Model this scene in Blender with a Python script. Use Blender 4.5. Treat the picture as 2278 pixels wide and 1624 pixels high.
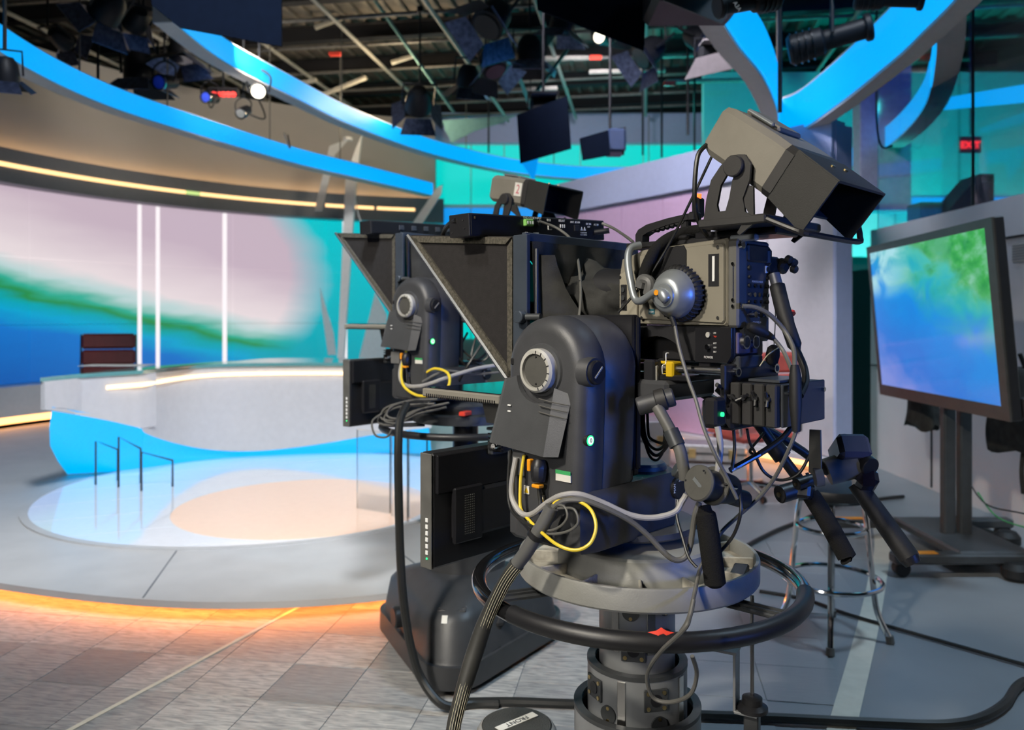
import bpy, math, random
from mathutils import Vector, Matrix, Euler
random.seed(7)
sc = bpy.context.scene
for o in list(bpy.data.objects): bpy.data.objects.remove(o)
COL = sc.collection
R = math.radians
# ------------------------------------------------------------------ camera
FPX, CXP, HYP, HC = 1760.0, 1139.0, 705.0, 1.40      # focal in px, principal point, lens height
cam = bpy.data.cameras.new('camera'); camo = bpy.data.objects.new('camera', cam); COL.objects.link(camo)
camo.location = (0, 0, HC); camo.rotation_euler = (R(90), 0, 0)
cam.sensor_width = 36; cam.lens = FPX/2278*36; cam.shift_y = -(812-HYP)/2278; cam.shift_x = 0
cam.clip_start = .05; cam.clip_end = 100
cam.dof.use_dof = True; cam.dof.focus_distance = 1.75; cam.dof.aperture_fstop = 3.4
sc.camera = camo
sc.view_settings.view_transform = 'Standard'; sc.view_settings.look = 'None'
sc.view_settings.gamma = 1; sc.view_settings.use_curve_mapping = False
sc.view_settings.exposure = 0.0
sc.cycles.max_bounces = 4; sc.cycles.diffuse_bounces = 2; sc.cycles.glossy_bounces = 2; sc.cycles.transmission_bounces = 4; sc.cycles.transparent_max_bounces = 4; sc.cycles.use_light_tree = False
sc.cycles.caustics_reflective = False; sc.cycles.caustics_refractive = False
sc.cycles.use_adaptive_sampling = True; sc.cycles.adaptive_threshold = .10; sc.cycles.adaptive_min_samples = 16
# ------------------------------------------------------------------ world
w = bpy.data.worlds.new('studio_dark'); sc.world = w; w.use_nodes = True
w.node_tree.nodes['Background'].inputs[0].default_value = (.35, .42, .60, 1)
w.node_tree.nodes['Background'].inputs[1].default_value = .05
# ------------------------------------------------------------------ studio lamps, most at grid height, some unseen ones added
def lamp(name, kind, loc, target, power, color, size=1.0, spot=60, blend=.6):
    l = bpy.data.lights.new(name, kind); o = bpy.data.objects.new(name, l); COL.objects.link(o)
    l.energy = power; l.color = color
    if kind == 'AREA': l.shape = 'DISK'; l.size = size
    if kind == 'SPOT': l.spot_size = R(spot); l.spot_blend = blend; l.shadow_soft_size = size
    if kind == 'POINT': l.shadow_soft_size = size
    o.location = loc
    o.rotation_euler = (Vector(target)-Vector(loc)).to_track_quat('-Z', 'Y').to_euler()
    return o
lamp('key_light', 'SPOT', (-2.5, -1.0, 4.3), (.1, 2.1, 1.2), 900, (1, .92, .78), .16, 48, .7)
lamp('front_fill', 'SPOT', (-1.9, -1.5, 2.1), (.2, 1.9, .7), 190, (1, .95, .88), .35, 50, .8)  # unseen low fill, added to brighten the column below the tray
lamp('stage_light', 'SPOT', (-.5, 1.6, 4.9), (-2.3, 6.4, .4), 1400, (.86, .92, 1), .3, 58, .7)
lamp('floor_light', 'SPOT', (-2.2, .2, 5.0), (-1.5, 3.0, 0), 470, (1, .97, .93), .25, 60, .8)
lamp('blue_side_fill', 'SPOT', (2.5, -.1, 1.25), (.62, 1.72, 1.36), 170, (.05, .20, 1), .2, 30, .7)  # unseen low lamp of unknown source, added to turn the camera rear blue
lamp('header_fill', 'SPOT', (1.0, 9.4, 4.3), (1.2, 14.5, 4.9), 230, (.92, .88, 1), .2, 75, .8)  # unseen lamp, added to brighten the header trim
lamp('post_fill', 'SPOT', (-1.2, 7.2, 4.9), (-2.4, 11.8, 2.2), 420, (1, .98, .95), .2, 34, .7)  # unseen spot, added to brighten the white post
lamp('blue_floor_light', 'SPOT', (3.0, 2.5, 5.0), (1.5, 4.2, 0), 520, (.55, .78, 1), .4, 80, .8)
lamp('wall_wash_left', 'SPOT', (-2.6, 7.6, 3.95), (-4.6, 11.8, 4.0), 420, (1, .90, .78), .3, 90, .8)
lamp('wall_wash_right', 'SPOT', (.3, 5.0, 5.0), (2.2, 8.6, 1.8), 1000, (.95, .90, 1), .3, 65, .8)
lamp('cyan_wash', 'SPOT', (5.0, 9.1, .5), (5.0, 11.1, 2.9), 620, (0.0, .9, .85), .2, 125, .6)
lamp('blue_wash', 'SPOT', (4.2, 4.0, 4.9), (5.2, 8.0, 4.2), 150, (.03, .1, 1), .3, 100, .8)
lamp('grid_light_warm', 'POINT', (-1.6, 10.4, 4.25), (0, 0, 0), 60, (1, .78, .5), .2)
lamp('grid_light_teal', 'POINT', (2.0, 11.0, 4.3), (0, 0, 0), 16, (.05, .8, .75), .2)
lamp('grid_light_blue', 'POINT', (5.6, 8.0, 4.6), (0, 0, 0), 20, (.05, .12, 1), .2)
lamp('right_wall_light', 'SPOT', (1.6, 3.4, 5.0), (3.4, 5.6, 1.2), 300, (.80, .88, 1), .3, 60, .8)

# ------------------------------------------------------------------ helpers
def P(px, py, d): return Vector(((px-CXP)/FPX*d, d, HC-(py-HYP)/FPX*d))
def PZ(px, py, z=0.0): return P(px, py, FPX*(HC-z)/(py-HYP))

MATS = {}
def mat(name, col, rough=.5, metal=0, emit=None, estr=0, var=.10, vscale=18, bump=0, bscale=120, coat=0, spec=.5, alpha=None, trans=0, aniso=None):
    if name in MATS: return MATS[name]
    m = bpy.data.materials.new(name); m.use_nodes = True; n = m.node_tree.nodes; L = m.node_tree.links
    b = n['Principled BSDF']
    b.inputs['Base Color'].default_value = (*col, 1); b.inputs['Roughness'].default_value = rough
    b.inputs['Metallic'].default_value = metal; b.inputs['Specular IOR Level'].default_value = spec
    if coat: b.inputs['Coat Weight'].default_value = coat; b.inputs['Coat Roughness'].default_value = .08
    if trans: b.inputs['Transmission Weight'].default_value = trans; b.inputs['IOR'].default_value = 1.3
    if alpha is not None: b.inputs['Alpha'].default_value = alpha
    if emit: b.inputs['Emission Color'].default_value = (*emit, 1); b.inputs['Emission Strength'].default_value = estr
    tc = n.new('ShaderNodeTexCoord')
    if var:
        nz = n.new('ShaderNodeTexNoise'); nz.inputs['Scale'].default_value = vscale; nz.inputs['Detail'].default_value = 5
        src = tc.outputs['Object']
        if aniso:
            mp = n.new('ShaderNodeMapping'); mp.inputs['Scale'].default_value = aniso; L.new(src, mp.inputs[0]); src = mp.outputs[0]
        L.new(src, nz.inputs['Vector'])
        rp = n.new('ShaderNodeValToRGB'); e = rp.color_ramp.elements
        e[0].position = .3; e[1].position = .7
        e[0].color = (*[c*(1-var) for c in col], 1); e[1].color = (*[min(1, c*(1+var)) for c in col], 1)
        L.new(nz.outputs['Fac'], rp.inputs[0]); L.new(rp.outputs[0], b.inputs['Base Color'])
    if bump:
        n2 = n.new('ShaderNodeTexNoise'); n2.inputs['Scale'].default_value = bscale; n2.inputs['Detail'].default_value = 3
        L.new(tc.outputs['Object'], n2.inputs['Vector'])
        bp = n.new('ShaderNodeBump'); bp.inputs['Strength'].default_value = bump; bp.inputs['Distance'].default_value = .004
        L.new(n2.outputs['Fac'], bp.inputs['Height']); L.new(bp.outputs[0], b.inputs['Normal'])
    MATS[name] = m; return m
def emi(name, col, s=1.0):
    return mat(name, [c*.3 for c in col], .5, emit=col, estr=s, var=0)

M = dict(
 head=mat('charcoal_shell', (.052, .053, .057), .40, bump=.12, bscale=700, var=.12),
 head2=mat('charcoal_cover', (.062, .064, .068), .38, bump=.1, bscale=700),
 black=mat('black_plastic', (.014, .014, .016), .42, bump=.06, bscale=500),
 blackm=mat('black_anodised', (.018, .018, .021), .32, .3),
 rubber=mat('black_rubber', (.010, .010, .011), .62, bump=.1, bscale=300),
 foam=mat('black_foam', (.012, .012, .012), .95, bump=.5, bscale=420, spec=.2),
 cloth=mat('black_cloth', (.040, .040, .038), .95, bump=.35, bscale=600, spec=.15, var=.3),
 felt=mat('black_felt', (.026, .024, .024), .95, bump=.3, bscale=500, spec=.15, var=.10, vscale=60),
 piping=mat('worn_piping', (.085, .078, .062), .95, bump=.5, bscale=500, spec=.2, var=.4, vscale=150),
 post=mat('blue_black_metal', (.055, .068, .088), .35, .2),
 beige=mat('camera_beige', (.235, .215, .170), .42, bump=.05, bscale=900, var=.06),
 beige2=mat('camera_beige_light', (.30, .275, .215), .42, var=.06),
 vfgrey=mat('finder_grey', (.215, .200, .168), .5, bump=.08, bscale=700, var=.06),
 vfdark=mat('finder_charcoal', (.028, .027, .027), .5, bump=.1, bscale=700),
 hood=mat('finder_hood', (.020, .020, .019), .6, bump=.15, bscale=500),
 tray=mat('cast_grey', (.285, .285, .265), .48, .15, bump=.12, bscale=260, var=.08),
 traydust=mat('dusty_cast', (.36, .34, .29), .9, bump=.3, bscale=200, var=.3, vscale=30),
 column=mat('column_grey', (.270, .280, .290), .38, .35, var=.05),
 coldark=mat('column_dark', (.060, .064, .068), .4, .3),
 steel=mat('brushed_steel', (.56, .55, .53), .26, 1, var=.12, vscale=40, aniso=(1, 1, .05)),
 chrome=mat('chrome', (.62, .62, .63), .14, 1, var=.05),
 brass=mat('brass_screw', (.60, .46, .22), .3, 1),
 dialring=mat('dial_grey', (.48, .47, .43), .4, .1),
 dialface=mat('dial_face', (.075, .073, .066), .6, bump=.1),
 silver=mat('headset_silver', (.36, .39, .41), .38, .6, var=.05),
 grey_cable=mat('grey_cable', (.34, .33, .32), .5, var=.15),
 dgrey_cable=mat('dark_grey_cable', (.11, .108, .10), .5, var=.15),
 cable=mat('black_cable', (.016, .016, .015), .42),
 sleeve=mat('cable_sleeve', (.03, .03, .027), .55, var=.3),
 sleeveg=mat('grey_heatshrink', (.105, .105, .102), .42),
 braid=mat('braid_thread', (.45, .42, .30), .6),
 yellow=mat('yellow_cable', (.78, .58, .04), .4),
 yellowp=mat('yellow_anodised', (.80, .52, .02), .35, .2),
 orange=mat('orange_tab', (.85, .32, .01), .45),
 red=mat('red_plastic', (.75, .06, .035), .4),
 redc=mat('red_leather', (.115, .014, .012), .42, bump=.15, bscale=90),
 coral=mat('coral_seat', (.70, .12, .09), .55),
 white=mat('white_print', (.78, .78, .76), .5, var=.04),
 label=mat('paper_label', (.72, .70, .64), .7, var=.06),
 green=mat('green_terminal', (.22, .50, .12), .45),
 glabel=mat('green_label', (.05, .38, .12), .6),
 panel_blue=mat('rear_panel_black', (.05, .055, .065), .35, .1),
 purple=mat('connector_plate', (.16, .13, .20), .35, .4),
 ring=mat('ring_fascia', (.46, .45, .43), .55, var=.04),
 ringblue=emi('ring_glow', (.0, .40, 1.0), 1.0),
 cyan=emi('cyan_glow', (.0, .40, 1.0), 1.0),
 warm=emi('warm_led', (1.0, .60, .26), 1.9),
 orangeglow=emi('orange_led', (1.0, .27, .055), 30.0),
 peach=emi('peach_led', (1.0, .42, .14), 4.0),
 ledg=emi('green_led', (.02, .9, .22), 2.2),
 ledw=emi('white_led', (.9, 1, .92), 1.1),
 ledr=emi('red_led', (1.0, .01, .005), 1.6),
 lamp=emi('lamp_glow', (1, .93, .75), 3.0),
 exit=emi('exit_letters', (1.0, .03, .04), 1.5),
 screen=mat('dark_screen', (.006, .007, .012), .12, var=0),
 wallw=mat('white_wall', (.64, .63, .65), .55, var=.03, vscale=3),
 wallb=mat('beige_wall', (.50, .46, .42), .7, var=.03, vscale=2),
 fascia=mat('slate_fascia', (.175, .185, .205), .5, var=.04),
 lav=mat('lavender_fascia', (.42, .48, .68), .5, var=.03),
 dark=mat('studio_black', (.012, .012, .014), .8),
 darkb=mat('dark_ceiling', (.17, .15, .12), .8, var=.25, vscale=3),
 pipe=mat('grid_pipe', (.14, .135, .12), .5, .3, var=.2),
 pipel=mat('grid_batten', (.30, .285, .24), .55, var=.15),
 fix=mat('fixture_black', (.008, .009, .012), .5, bump=.1, spec=.25),
 flag=mat('flag_black', (.003, .006, .015), .9, spec=.06),
 foil=mat('blue_lit_foil', (.10, .13, .24), .28, .9, var=.4, vscale=25),  # door metal tinted blue for the reflected ring light
 flagl=mat('flag_grey', (.20, .18, .19), .6),
 cwhite=mat('acrylic_white', (.78, .80, .80), .3, var=.03),
 deskw=mat('desk_white', (.72, .71, .72), .32, var=.03),
 glassy=mat('clear_acrylic', (.93, .97, .98), .04, trans=.97, var=0, spec=.4),
 rim=mat('stage_grey', (.56, .55, .54), .42, var=.06, vscale=4),
 disc=mat('stage_gloss', (.66, .65, .66), .06, var=.03, coat=.4, spec=.8, emit=(.80, .88, 1.0), estr=.30),  # even glow added to brighten the disc boards
 discp=mat('stage_gloss_peach', (.72, .50, .36), .07, var=.03, coat=.4, spec=.7, emit=(1.0, .66, .46), estr=.42),  # peach glow added to the inlay
 tape=mat('floor_tape', (.66, .62, .52), .7, var=.08),
 stripe=mat('cream_stripe', (.62, .59, .50), .5, var=.06),
 alum=mat('case_aluminium', (.42, .42, .42), .4, .7),
 teal=mat('teal_wall', (.42, .60, .58), .7, var=.03),
 base2=mat('pedestal_skirt', (.040, .041, .044), .42, bump=.1, bscale=500),
)

class MB:
    def __init__(s): s.v = []; s.f = []
    def add(s, vs, fs):
        o = len(s.v); s.v += [Vector(v) for v in vs]; s.f += [tuple(i+o for i in f) for f in fs]; return s
    def box(s, c, d, b=0, rot=None):
        c = Vector(c); h = [x/2 for x in d]; b = min(b, min(h)*.9)
        vs = []; fs = []
        if b <= 0:
            for z in (-1, 1):
                for y in (-1, 1):
                    for x in (-1, 1): vs.append((x*h[0], y*h[1], z*h[2]))
            fs = [(0, 2, 3, 1), (4, 5, 7, 6), (0, 1, 5, 4), (2, 6, 7, 3), (0, 4, 6, 2), (1, 3, 7, 5)]
        else:
            idx = {}
            for sx in (-1, 1):
                for sy in (-1, 1):
                    for sz in (-1, 1):
                        for a in range(3):
                            p = [sx*(h[0]-b), sy*(h[1]-b), sz*(h[2]-b)]; p[a] = (sx, sy, sz)[a]*h[a]
                            idx[(sx, sy, sz, a)] = len(vs); vs.append(p)
            q = [(-1, -1), (1, -1), (1, 1), (-1, 1)]
            for a in range(3):
                u, w_ = (a+1) % 3, (a+2) % 3
                for sg in (-1, 1):
                    loop = []
                    for (p, r) in q:
                        t = [0, 0, 0]; t[a] = sg; t[u] = p; t[w_] = r; loop.append(idx[(*t, a)])
                    fs.append(tuple(loop) if sg > 0 else tuple(reversed(loop)))
                for p in (-1, 1):
                    for r in (-1, 1):
                        t0 = [0, 0, 0]; t0[u] = p; t0[w_] = r; t1 = t0[:]; t0[a] = -1; t1[a] = 1
                        l = (idx[(*t0, u)], idx[(*t1, u)], idx[(*t1, w_)], idx[(*t0, w_)])
                        fs.append(l if p*r < 0 else tuple(reversed(l)))
            for sx in (-1, 1):
                for sy in (-1, 1):
                    for sz in (-1, 1):
                        l = tuple(idx[(sx, sy, sz, a)] for a in range(3))
                        fs.append(l if sx*sy*sz > 0 else tuple(reversed(l)))
        vs = [Vector(v) for v in vs]
        if rot is not None:
            m = rot if isinstance(rot, Matrix) else Euler(rot).to_matrix()
            vs = [m @ v for v in vs]
        return s.add([v+c for v in vs], fs)
    def prism(s, poly, t0, t1, ax='x', b=0):
        """poly in the two other axes (cyclic order: x->(y,z), y->(x,z), z->(x,y)); b insets the end rims"""
        def mk(p, q, t): return {'x': (t, p, q), 'y': (p, t, q), 'z': (p, q, t)}[ax]
        n = len(poly); cx = sum(p[0] for p in poly)/n; cy = sum(p[1] for p in poly)/n
        rm = max(math.hypot(p[0]-cx, p[1]-cy) for p in poly); k = 1-b/rm if b else 1
        sg = 1 if t1 > t0 else -1
        secs = [(t0, k), (t0+sg*b, 1), (t1-sg*b, 1), (t1, k)] if b else [(t0, 1), (t1, 1)]
        vs = []
        for (t, kk) in secs:
            for p in poly: vs.append(mk(cx+(p[0]-cx)*kk, cy+(p[1]-cy)*kk, t))
        fs = [tuple(range(n)), tuple(reversed(range((len(secs)-1)*n, len(secs)*n)))]
        for i in range(len(secs)-1):
            for j in range(n):
                a, c = i*n+j, i*n+(j+1) % n; fs.append((a, a+n, c+n, c))
        return s.add(vs, fs)
    def cyl(s, p0, p1, r0, r1=None, n=20, b=0, cap=True):
        r1 = r0 if r1 is None else r1
        p0, p1 = Vector(p0), Vector(p1); ax = (p1-p0).normalized()
        u = ax.orthogonal().normalized(); w_ = ax.cross(u)
        prof = [(p0, r0), (p1, r1)]
        if b: prof = [(p0, r0-b), (p0+ax*b, r0), (p1-ax*b, r1), (p1, r1-b)]
        vs = [c+(u*math.cos(2*math.pi*k/n)+w_*math.sin(2*math.pi*k/n))*r for (c, r) in prof for k in range(n)]
        fs = []
        for i in range(len(prof)-1):
            for j in range(n):
                a, c = i*n+j, i*n+(j+1) % n; fs.append((a, c, c+n, a+n))
        if cap: fs += [tuple(reversed(range(n))), tuple(range((len(prof)-1)*n, len(prof)*n))]
        return s.add(vs, fs)
    def tube(s, path, r, n=8, closed=False):
        path = [Vector(p) for p in path]; m = len(path)
        rs = r if isinstance(r, (list, tuple)) else [r]*m
        tg = []
        for i in range(m):
            a = path[(i-1) % m] if (closed or i > 0) else path[i]
            c = path[(i+1) % m] if (closed or i < m-1) else path[i]
            t = (c-a); tg.append(t.normalized() if t.length > 1e-9 else Vector((0, 0, 1)))
        u = tg[0].orthogonal().normalized(); vs = []
        for i in range(m):
            u = (u-tg[i]*u.dot(tg[i])); u = u.normalized() if u.length > 1e-6 else tg[i].orthogonal().normalized()
            w_ = tg[i].cross(u)
            for k in range(n):
                a = 2*math.pi*k/n; vs.append(path[i]+(u*math.cos(a)+w_*math.sin(a))*rs[i])
        fs = []
        for i in range(m if closed else m-1):
            i2 = (i+1) % m
            for j in range(n):
                j2 = (j+1) % n; fs.append((i*n+j, i*n+j2, i2*n+j2, i2*n+j))
        if not closed: fs += [tuple(reversed(range(n))), tuple(range((m-1)*n, m*n))]
        return s.add(vs, fs)
    def lathe(s, prof, c=(0, 0, 0), n=48, ax='z', a0=0, a1=360):
        c = Vector(c); full = abs(a1-a0) >= 360; k = n if full else n+1; vs = []
        for (r, t) in prof:
            for j in range(k):
                a = R(a0+(a1-a0)*j/n); p, q = r*math.cos(a), r*math.sin(a)
                vs.append(c+Vector({'z': (p, q, t), 'x': (t, p, q), 'y': (q, t, p)}[ax]))
        fs = []
        for i in range(len(prof)-1):
            for j in range(n if full else n):
                j2 = (j+1) % k if full else j+1
                fs.append((i*k+j, i*k+j2, (i+1)*k+j2, (i+1)*k+j))
        return s.add(vs, fs)
    def loft(s, secs, cap=True, closed=True):
        n = len(secs[0]); vs = [p for q in secs for p in q]; fs = []
        for i in range(len(secs)-1):
            for j in range(n if closed else n-1):
                a, c = i*n+j, i*n+(j+1) % n; fs.append((a, c, c+n, a+n))
        if cap: fs += [tuple(reversed(range(n))), tuple(range((len(secs)-1)*n, len(secs)*n))]
        return s.add(vs, fs)
    def slab(s, quad, t):
        """thick plate from a planar polygon (list of points), thickness t along its normal"""
        q = [Vector(p) for p in quad]; n = len(q)
        nr = Vector((0, 0, 0))
        for i in range(n): nr += (q[i]-q[0]).cross(q[(i+1) % n]-q[0])
        nr.normalize()
        vs = [p-nr*t/2 for p in q]+[p+nr*t/2 for p in q]
        fs = [tuple(reversed(range(n))), tuple(range(n, 2*n))]+[(i, (i+1) % n, (i+1) % n+n, i+n) for i in range(n)]
        return s.add(vs, fs)
    def build(s, name, m, parent=None, off=None, smooth=35, uv=None):
        off = Vector(off) if off is not None else (Vector(parent['_b']) if parent is not None and '_b' in parent else Vector((0, 0, 0)))
        me = bpy.data.meshes.new(name); me.from_pydata([tuple(v-off) for v in s.v], [], s.f); me.update()
        import bmesh
        bm = bmesh.new(); bm.from_mesh(me); bmesh.ops.recalc_face_normals(bm, faces=bm.faces); bm.to_mesh(me); bm.free()
        me.polygons.foreach_set('use_smooth', [True]*len(me.polygons))
        if smooth < 180: me.set_sharp_from_angle(angle=R(smooth))
        m = M[m] if isinstance(m, str) else m
        me.materials.append(m)
        o = bpy.data.objects.new(name, me); COL.objects.link(o)
        if parent is not None:
            o.parent = parent; o['_b'] = tuple(off)
        return o

def tag(o, label, cat, group=None, kind=None):
    o['label'] = label; o['category'] = cat
    if group: o['group'] = group
    if kind: o['kind'] = kind
    return o
def struct(o): o['kind'] = 'structure'; return o
def thing(name, label, cat, base=(0, 0, 0), rig=None, group=None):
    o = bpy.data.objects.new(name, None); o.empty_display_size = .05; COL.objects.link(o)
    b = Vector(base)
    if rig:
        m = Matrix.Translation((rig[0], rig[1], rig[3])) @ Matrix.Rotation(R(rig[2]), 4, 'Z')
        o.location = m @ b; o.rotation_euler = (0, 0, R(rig[2]))
    else: o.location = b
    o['_b'] = tuple(b)
    return tag(o, label, cat, group)
def lone(mb, name, m, label, cat, group=None, rig=None, kind=None):
    """a thing that is one mesh; origin put at its lowest centre"""
    vs = mb.v; b = Vector((sum(v.x for v in vs)/len(vs), sum(v.y for v in vs)/len(vs), min(v.z for v in vs)))
    o = mb.build(name, m, None, off=b)
    if rig:
        t = Matrix.Translation((rig[0], rig[1], rig[3])) @ Matrix.Rotation(R(rig[2]), 4, 'Z')
        o.location = t @ b; o.rotation_euler = (0, 0, R(rig[2]))
    else: o.location = b
    return tag(o, label, cat, group, kind)
def spl(pts, n=8, closed=False):
    p = [Vector(q) for q in pts]; m = len(p); out = []
    for i in range(m if closed else m-1):
        if closed: a, b, c, d = p[(i-1) % m], p[i], p[(i+1) % m], p[(i+2) % m]
        else: a, b, c, d = p[max(i-1, 0)], p[i], p[i+1], p[min(i+2, m-1)]
        for k in range(n):
            t = k/n
            out.append(.5*((2*b)+(c-a)*t+(2*a-5*b+4*c-d)*t*t+(3*b-a-3*c+d)*t**3))
    if not closed: out.append(p[-1])
    return out
def text(s, size, m, parent, loc, xdir, ydir, name='lettering', ext=.0004, bold=0, sx=1.0, off=None, center=True):
    cu = bpy.data.curves.new('txt', 'FONT'); cu.body = s; cu.size = size; cu.extrude = ext; cu.offset = bold
    if center: cu.align_x = 'CENTER'; cu.align_y = 'CENTER'
    cu.resolution_u = 3
    t = bpy.data.objects.new('txt', cu); COL.objects.link(t)
    dg = bpy.context.evaluated_depsgraph_get(); me = bpy.data.meshes.new_from_object(t.evaluated_get(dg))
    bpy.data.objects.remove(t); bpy.data.curves.remove(cu)
    x = Vector(xdir).normalized(); y = Vector(ydir); y = (y-x*y.dot(x)).normalized(); z = x.cross(y)
    mt = Matrix((x*sx, y, z)).transposed().to_4x4()
    of = Vector(parent['_b']) if (off is None and parent is not None and '_b' in parent) else Vector(off or (0, 0, 0))
    mt.translation = Vector(loc)-of
    me.transform(mt); me.name = name
    me.materials.clear(); me.materials.append(M[m] if isinstance(m, str) else m)
    o = bpy.data.objects.new(name, me); COL.objects.link(o); o.parent = parent
    if parent is not None: o['_b'] = tuple(of)
    return o
RIG1 = (.30, 1.90, 45, 0.0); RIG2 = (-.20, 3.40, 50, .16)
def warp(t, fn):
    """reshape a thing's parts and sub-parts in rig coordinates"""
    b = Vector(t['_b'])
    for o in t.children_recursive:
        if o.type == 'MESH':
            for v in o.data.vertices: v.co = fn(v.co+b)-b
    return t
def RL(px, py, lx=None, ly=None, lz=None, rig=RIG1):
    """point in rig coordinates seen at a pixel, on a plane of the rig"""
    ax, ay, a, dz = rig; c, s = math.cos(R(a)), math.sin(R(a))
    dx, dz_ = (px-CXP)/FPX, -(py-HYP)/FPX
    o = (-ax*c-ay*s, ax*s-ay*c, HC-dz); v = (dx*c+s, -dx*s+c, dz_)
    t = (lx-o[0])/v[0] if lx is not None else (ly-o[1])/v[1] if ly is not None else (lz-o[2])/v[2]
    return Vector((o[0]+t*v[0], o[1]+t*v[1], o[2]+t*v[2]))
# ================================================================== SETTING
def nodemat(name):
    m = bpy.data.materials.new(name); m.use_nodes = True
    n = m.node_tree.nodes; return m, n, m.node_tree.links, n['Principled BSDF']
def ramp(n, stops, interp='LINEAR'):
    r = n.new('ShaderNodeValToRGB'); e = r.color_ramp.elements; r.color_ramp.interpolation = interp
    while len(e) < len(stops): e.new(.5)
    for k, (p, c) in enumerate(stops): e[k].position = p; e[k].color = (*c, 1)
    return r
def math_(n, L, op, a, b=None, c=None):
    q = n.new('ShaderNodeMath'); q.operation = op
    for i, x in enumerate((a, b, c)):
        if x is None: continue
        if isinstance(x, (int, float)): q.inputs[i].default_value = x
        else: L.new(x, q.inputs[i])
    return q.outputs[0]
# tile material: streaky grey vinyl, tone differs from tile to tile
def tile_mat(name, c0, c1, rough, contrast):
    m, n, L, b = nodemat(name)
    tc = n.new('ShaderNodeTexCoord'); oi = n.new('ShaderNodeObjectInfo')
    ad = n.new('ShaderNodeVectorMath'); ad.operation = 'ADD'; L.new(tc.outputs['Object'], ad.inputs[0])
    cb = n.new('ShaderNodeCombineXYZ'); L.new(math_(n, L, 'MULTIPLY', oi.outputs['Random'], 50), cb.inputs[0]); L.new(cb.outputs[0], ad.inputs[1])
    mp = n.new('ShaderNodeMapping'); mp.inputs['Scale'].default_value = (9, 62, 1); L.new(ad.outputs[0], mp.inputs[0])
    nz = n.new('ShaderNodeTexNoise'); nz.inputs['Scale'].default_value = 1.4; nz.inputs['Detail'].default_value = 6; nz.inputs['Distortion'].default_value = .8
    L.new(mp.outputs[0], nz.inputs['Vector'])
    amp = math_(n, L, 'MULTIPLY_ADD', oi.outputs['Random'], contrast, .12)
    s = math_(n, L, 'MULTIPLY_ADD', math_(n, L, 'SUBTRACT', nz.outputs['Fac'], .5), math_(n, L, 'MULTIPLY', amp, 4.2), math_(n, L, 'MULTIPLY_ADD', oi.outputs['Random'], .45, .25))
    r = ramp(n, [(0, c0), (1, c1)]); L.new(s, r.inputs[0]); L.new(r.outputs[0], b.inputs['Base Color'])
    b.inputs['Roughness'].default_value = rough
    bp = n.new('ShaderNodeBump'); bp.inputs['Strength'].default_value = .25; bp.inputs['Distance'].default_value = .003
    L.new(nz.outputs['Fac'], bp.inputs['Height']); L.new(bp.outputs[0], b.inputs['Normal'])
    MATS[name] = m; return m
M['tileL'] = tile_mat('streaked_vinyl_tile', (.125, .135, .15), (.53, .52, .50), .42, .45)
M['tileR'] = tile_mat('smooth_vinyl_tile', (.23, .245, .26), (.29, .305, .32), .36, .05)
M['floor'] = mat('floor_screed', (.235, .25, .265), .4, var=.08, vscale=2)

floor = struct(MB().box((-1, 5, -.05), (20, 21, .1)).build('floor', 'floor'))
# floor tiles, 305 mm, laid at 9.5 degrees
th = R(9.5); ud = Vector((math.sin(th), math.cos(th), 0)); vd = Vector((math.cos(th), -math.sin(th), 0)); T = .305
base_tile = None; cnt = 0
stripe_pts = [PZ(1872, 1624), PZ(1925, 1420), PZ(1950, 1300), PZ(1962, 1200), PZ(1935, 1110)]
stripe_pts = [stripe_pts[0]*2-stripe_pts[1]]+stripe_pts
def stripe_x(y):
    for a, b in zip(stripe_pts, stripe_pts[1:]):
        if a.y <= y <= b.y: return a.x+(b.x-a.x)*(y-a.y)/(b.y-a.y)
    return .6 if y < 2.7 else 2.7
tl = {}
cand = []
for i in range(-20, 30):
    for j in range(-20, 30):
        c = Vector((0, 3.0, 0))+vd*((i+.5)*T+.02)+ud*((j+.5)*T+.04)
        if c.y < 2.35 or c.y > 4.95: continue
        px = CXP+FPX*c.x/c.y
        if px < -140 or c.x > stripe_x(c.y)-.16: continue
        if c.x < .5 and c.y > 4.3: continue
        cand.append((c.y, c))
cand.sort(key=lambda q: q[0])
far_tiles = MB()
for i in range(-34, 24):
    for j in range(-16, 12):
        c = Vector((0, 3.0, 0))+vd*((i+.5)*T+.02)+ud*((j+.5)*T+.04)
        if not (-6.5 < c.x < min(.38, stripe_x(c.y)-.16) and -1.0 < c.y < 4.9): continue
        if any((c-q[1]).length < .05 for q in cand[:300]): continue
        hv, hu = vd*(T/2-.0013), ud*(T/2-.0013); z0 = Vector((0, 0, .003))
        far_tiles.slab([c-hv-hu+z0*.5, c+hv-hu+z0*.5, c+hv+hu+z0*.5, c-hv+hu+z0*.5], .003)
far_tiles.build('outer_floor_tiles', 'tileL', floor)['kind'] = 'stuff'
for (_, c) in cand[:300]:
    key = 'tileL' if c.x < .38 else 'tileR'
    if key not in tl:
        o = MB().box((0, 0, .0015), (T-.0025, T-.0025, .003), .0008).build('floor_tile', key); tl[key] = o
    else:
        o = tl[key].copy(); COL.objects.link(o)
    o.location = c; o.rotation_euler = (0, 0, -th); o.parent = floor
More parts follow.
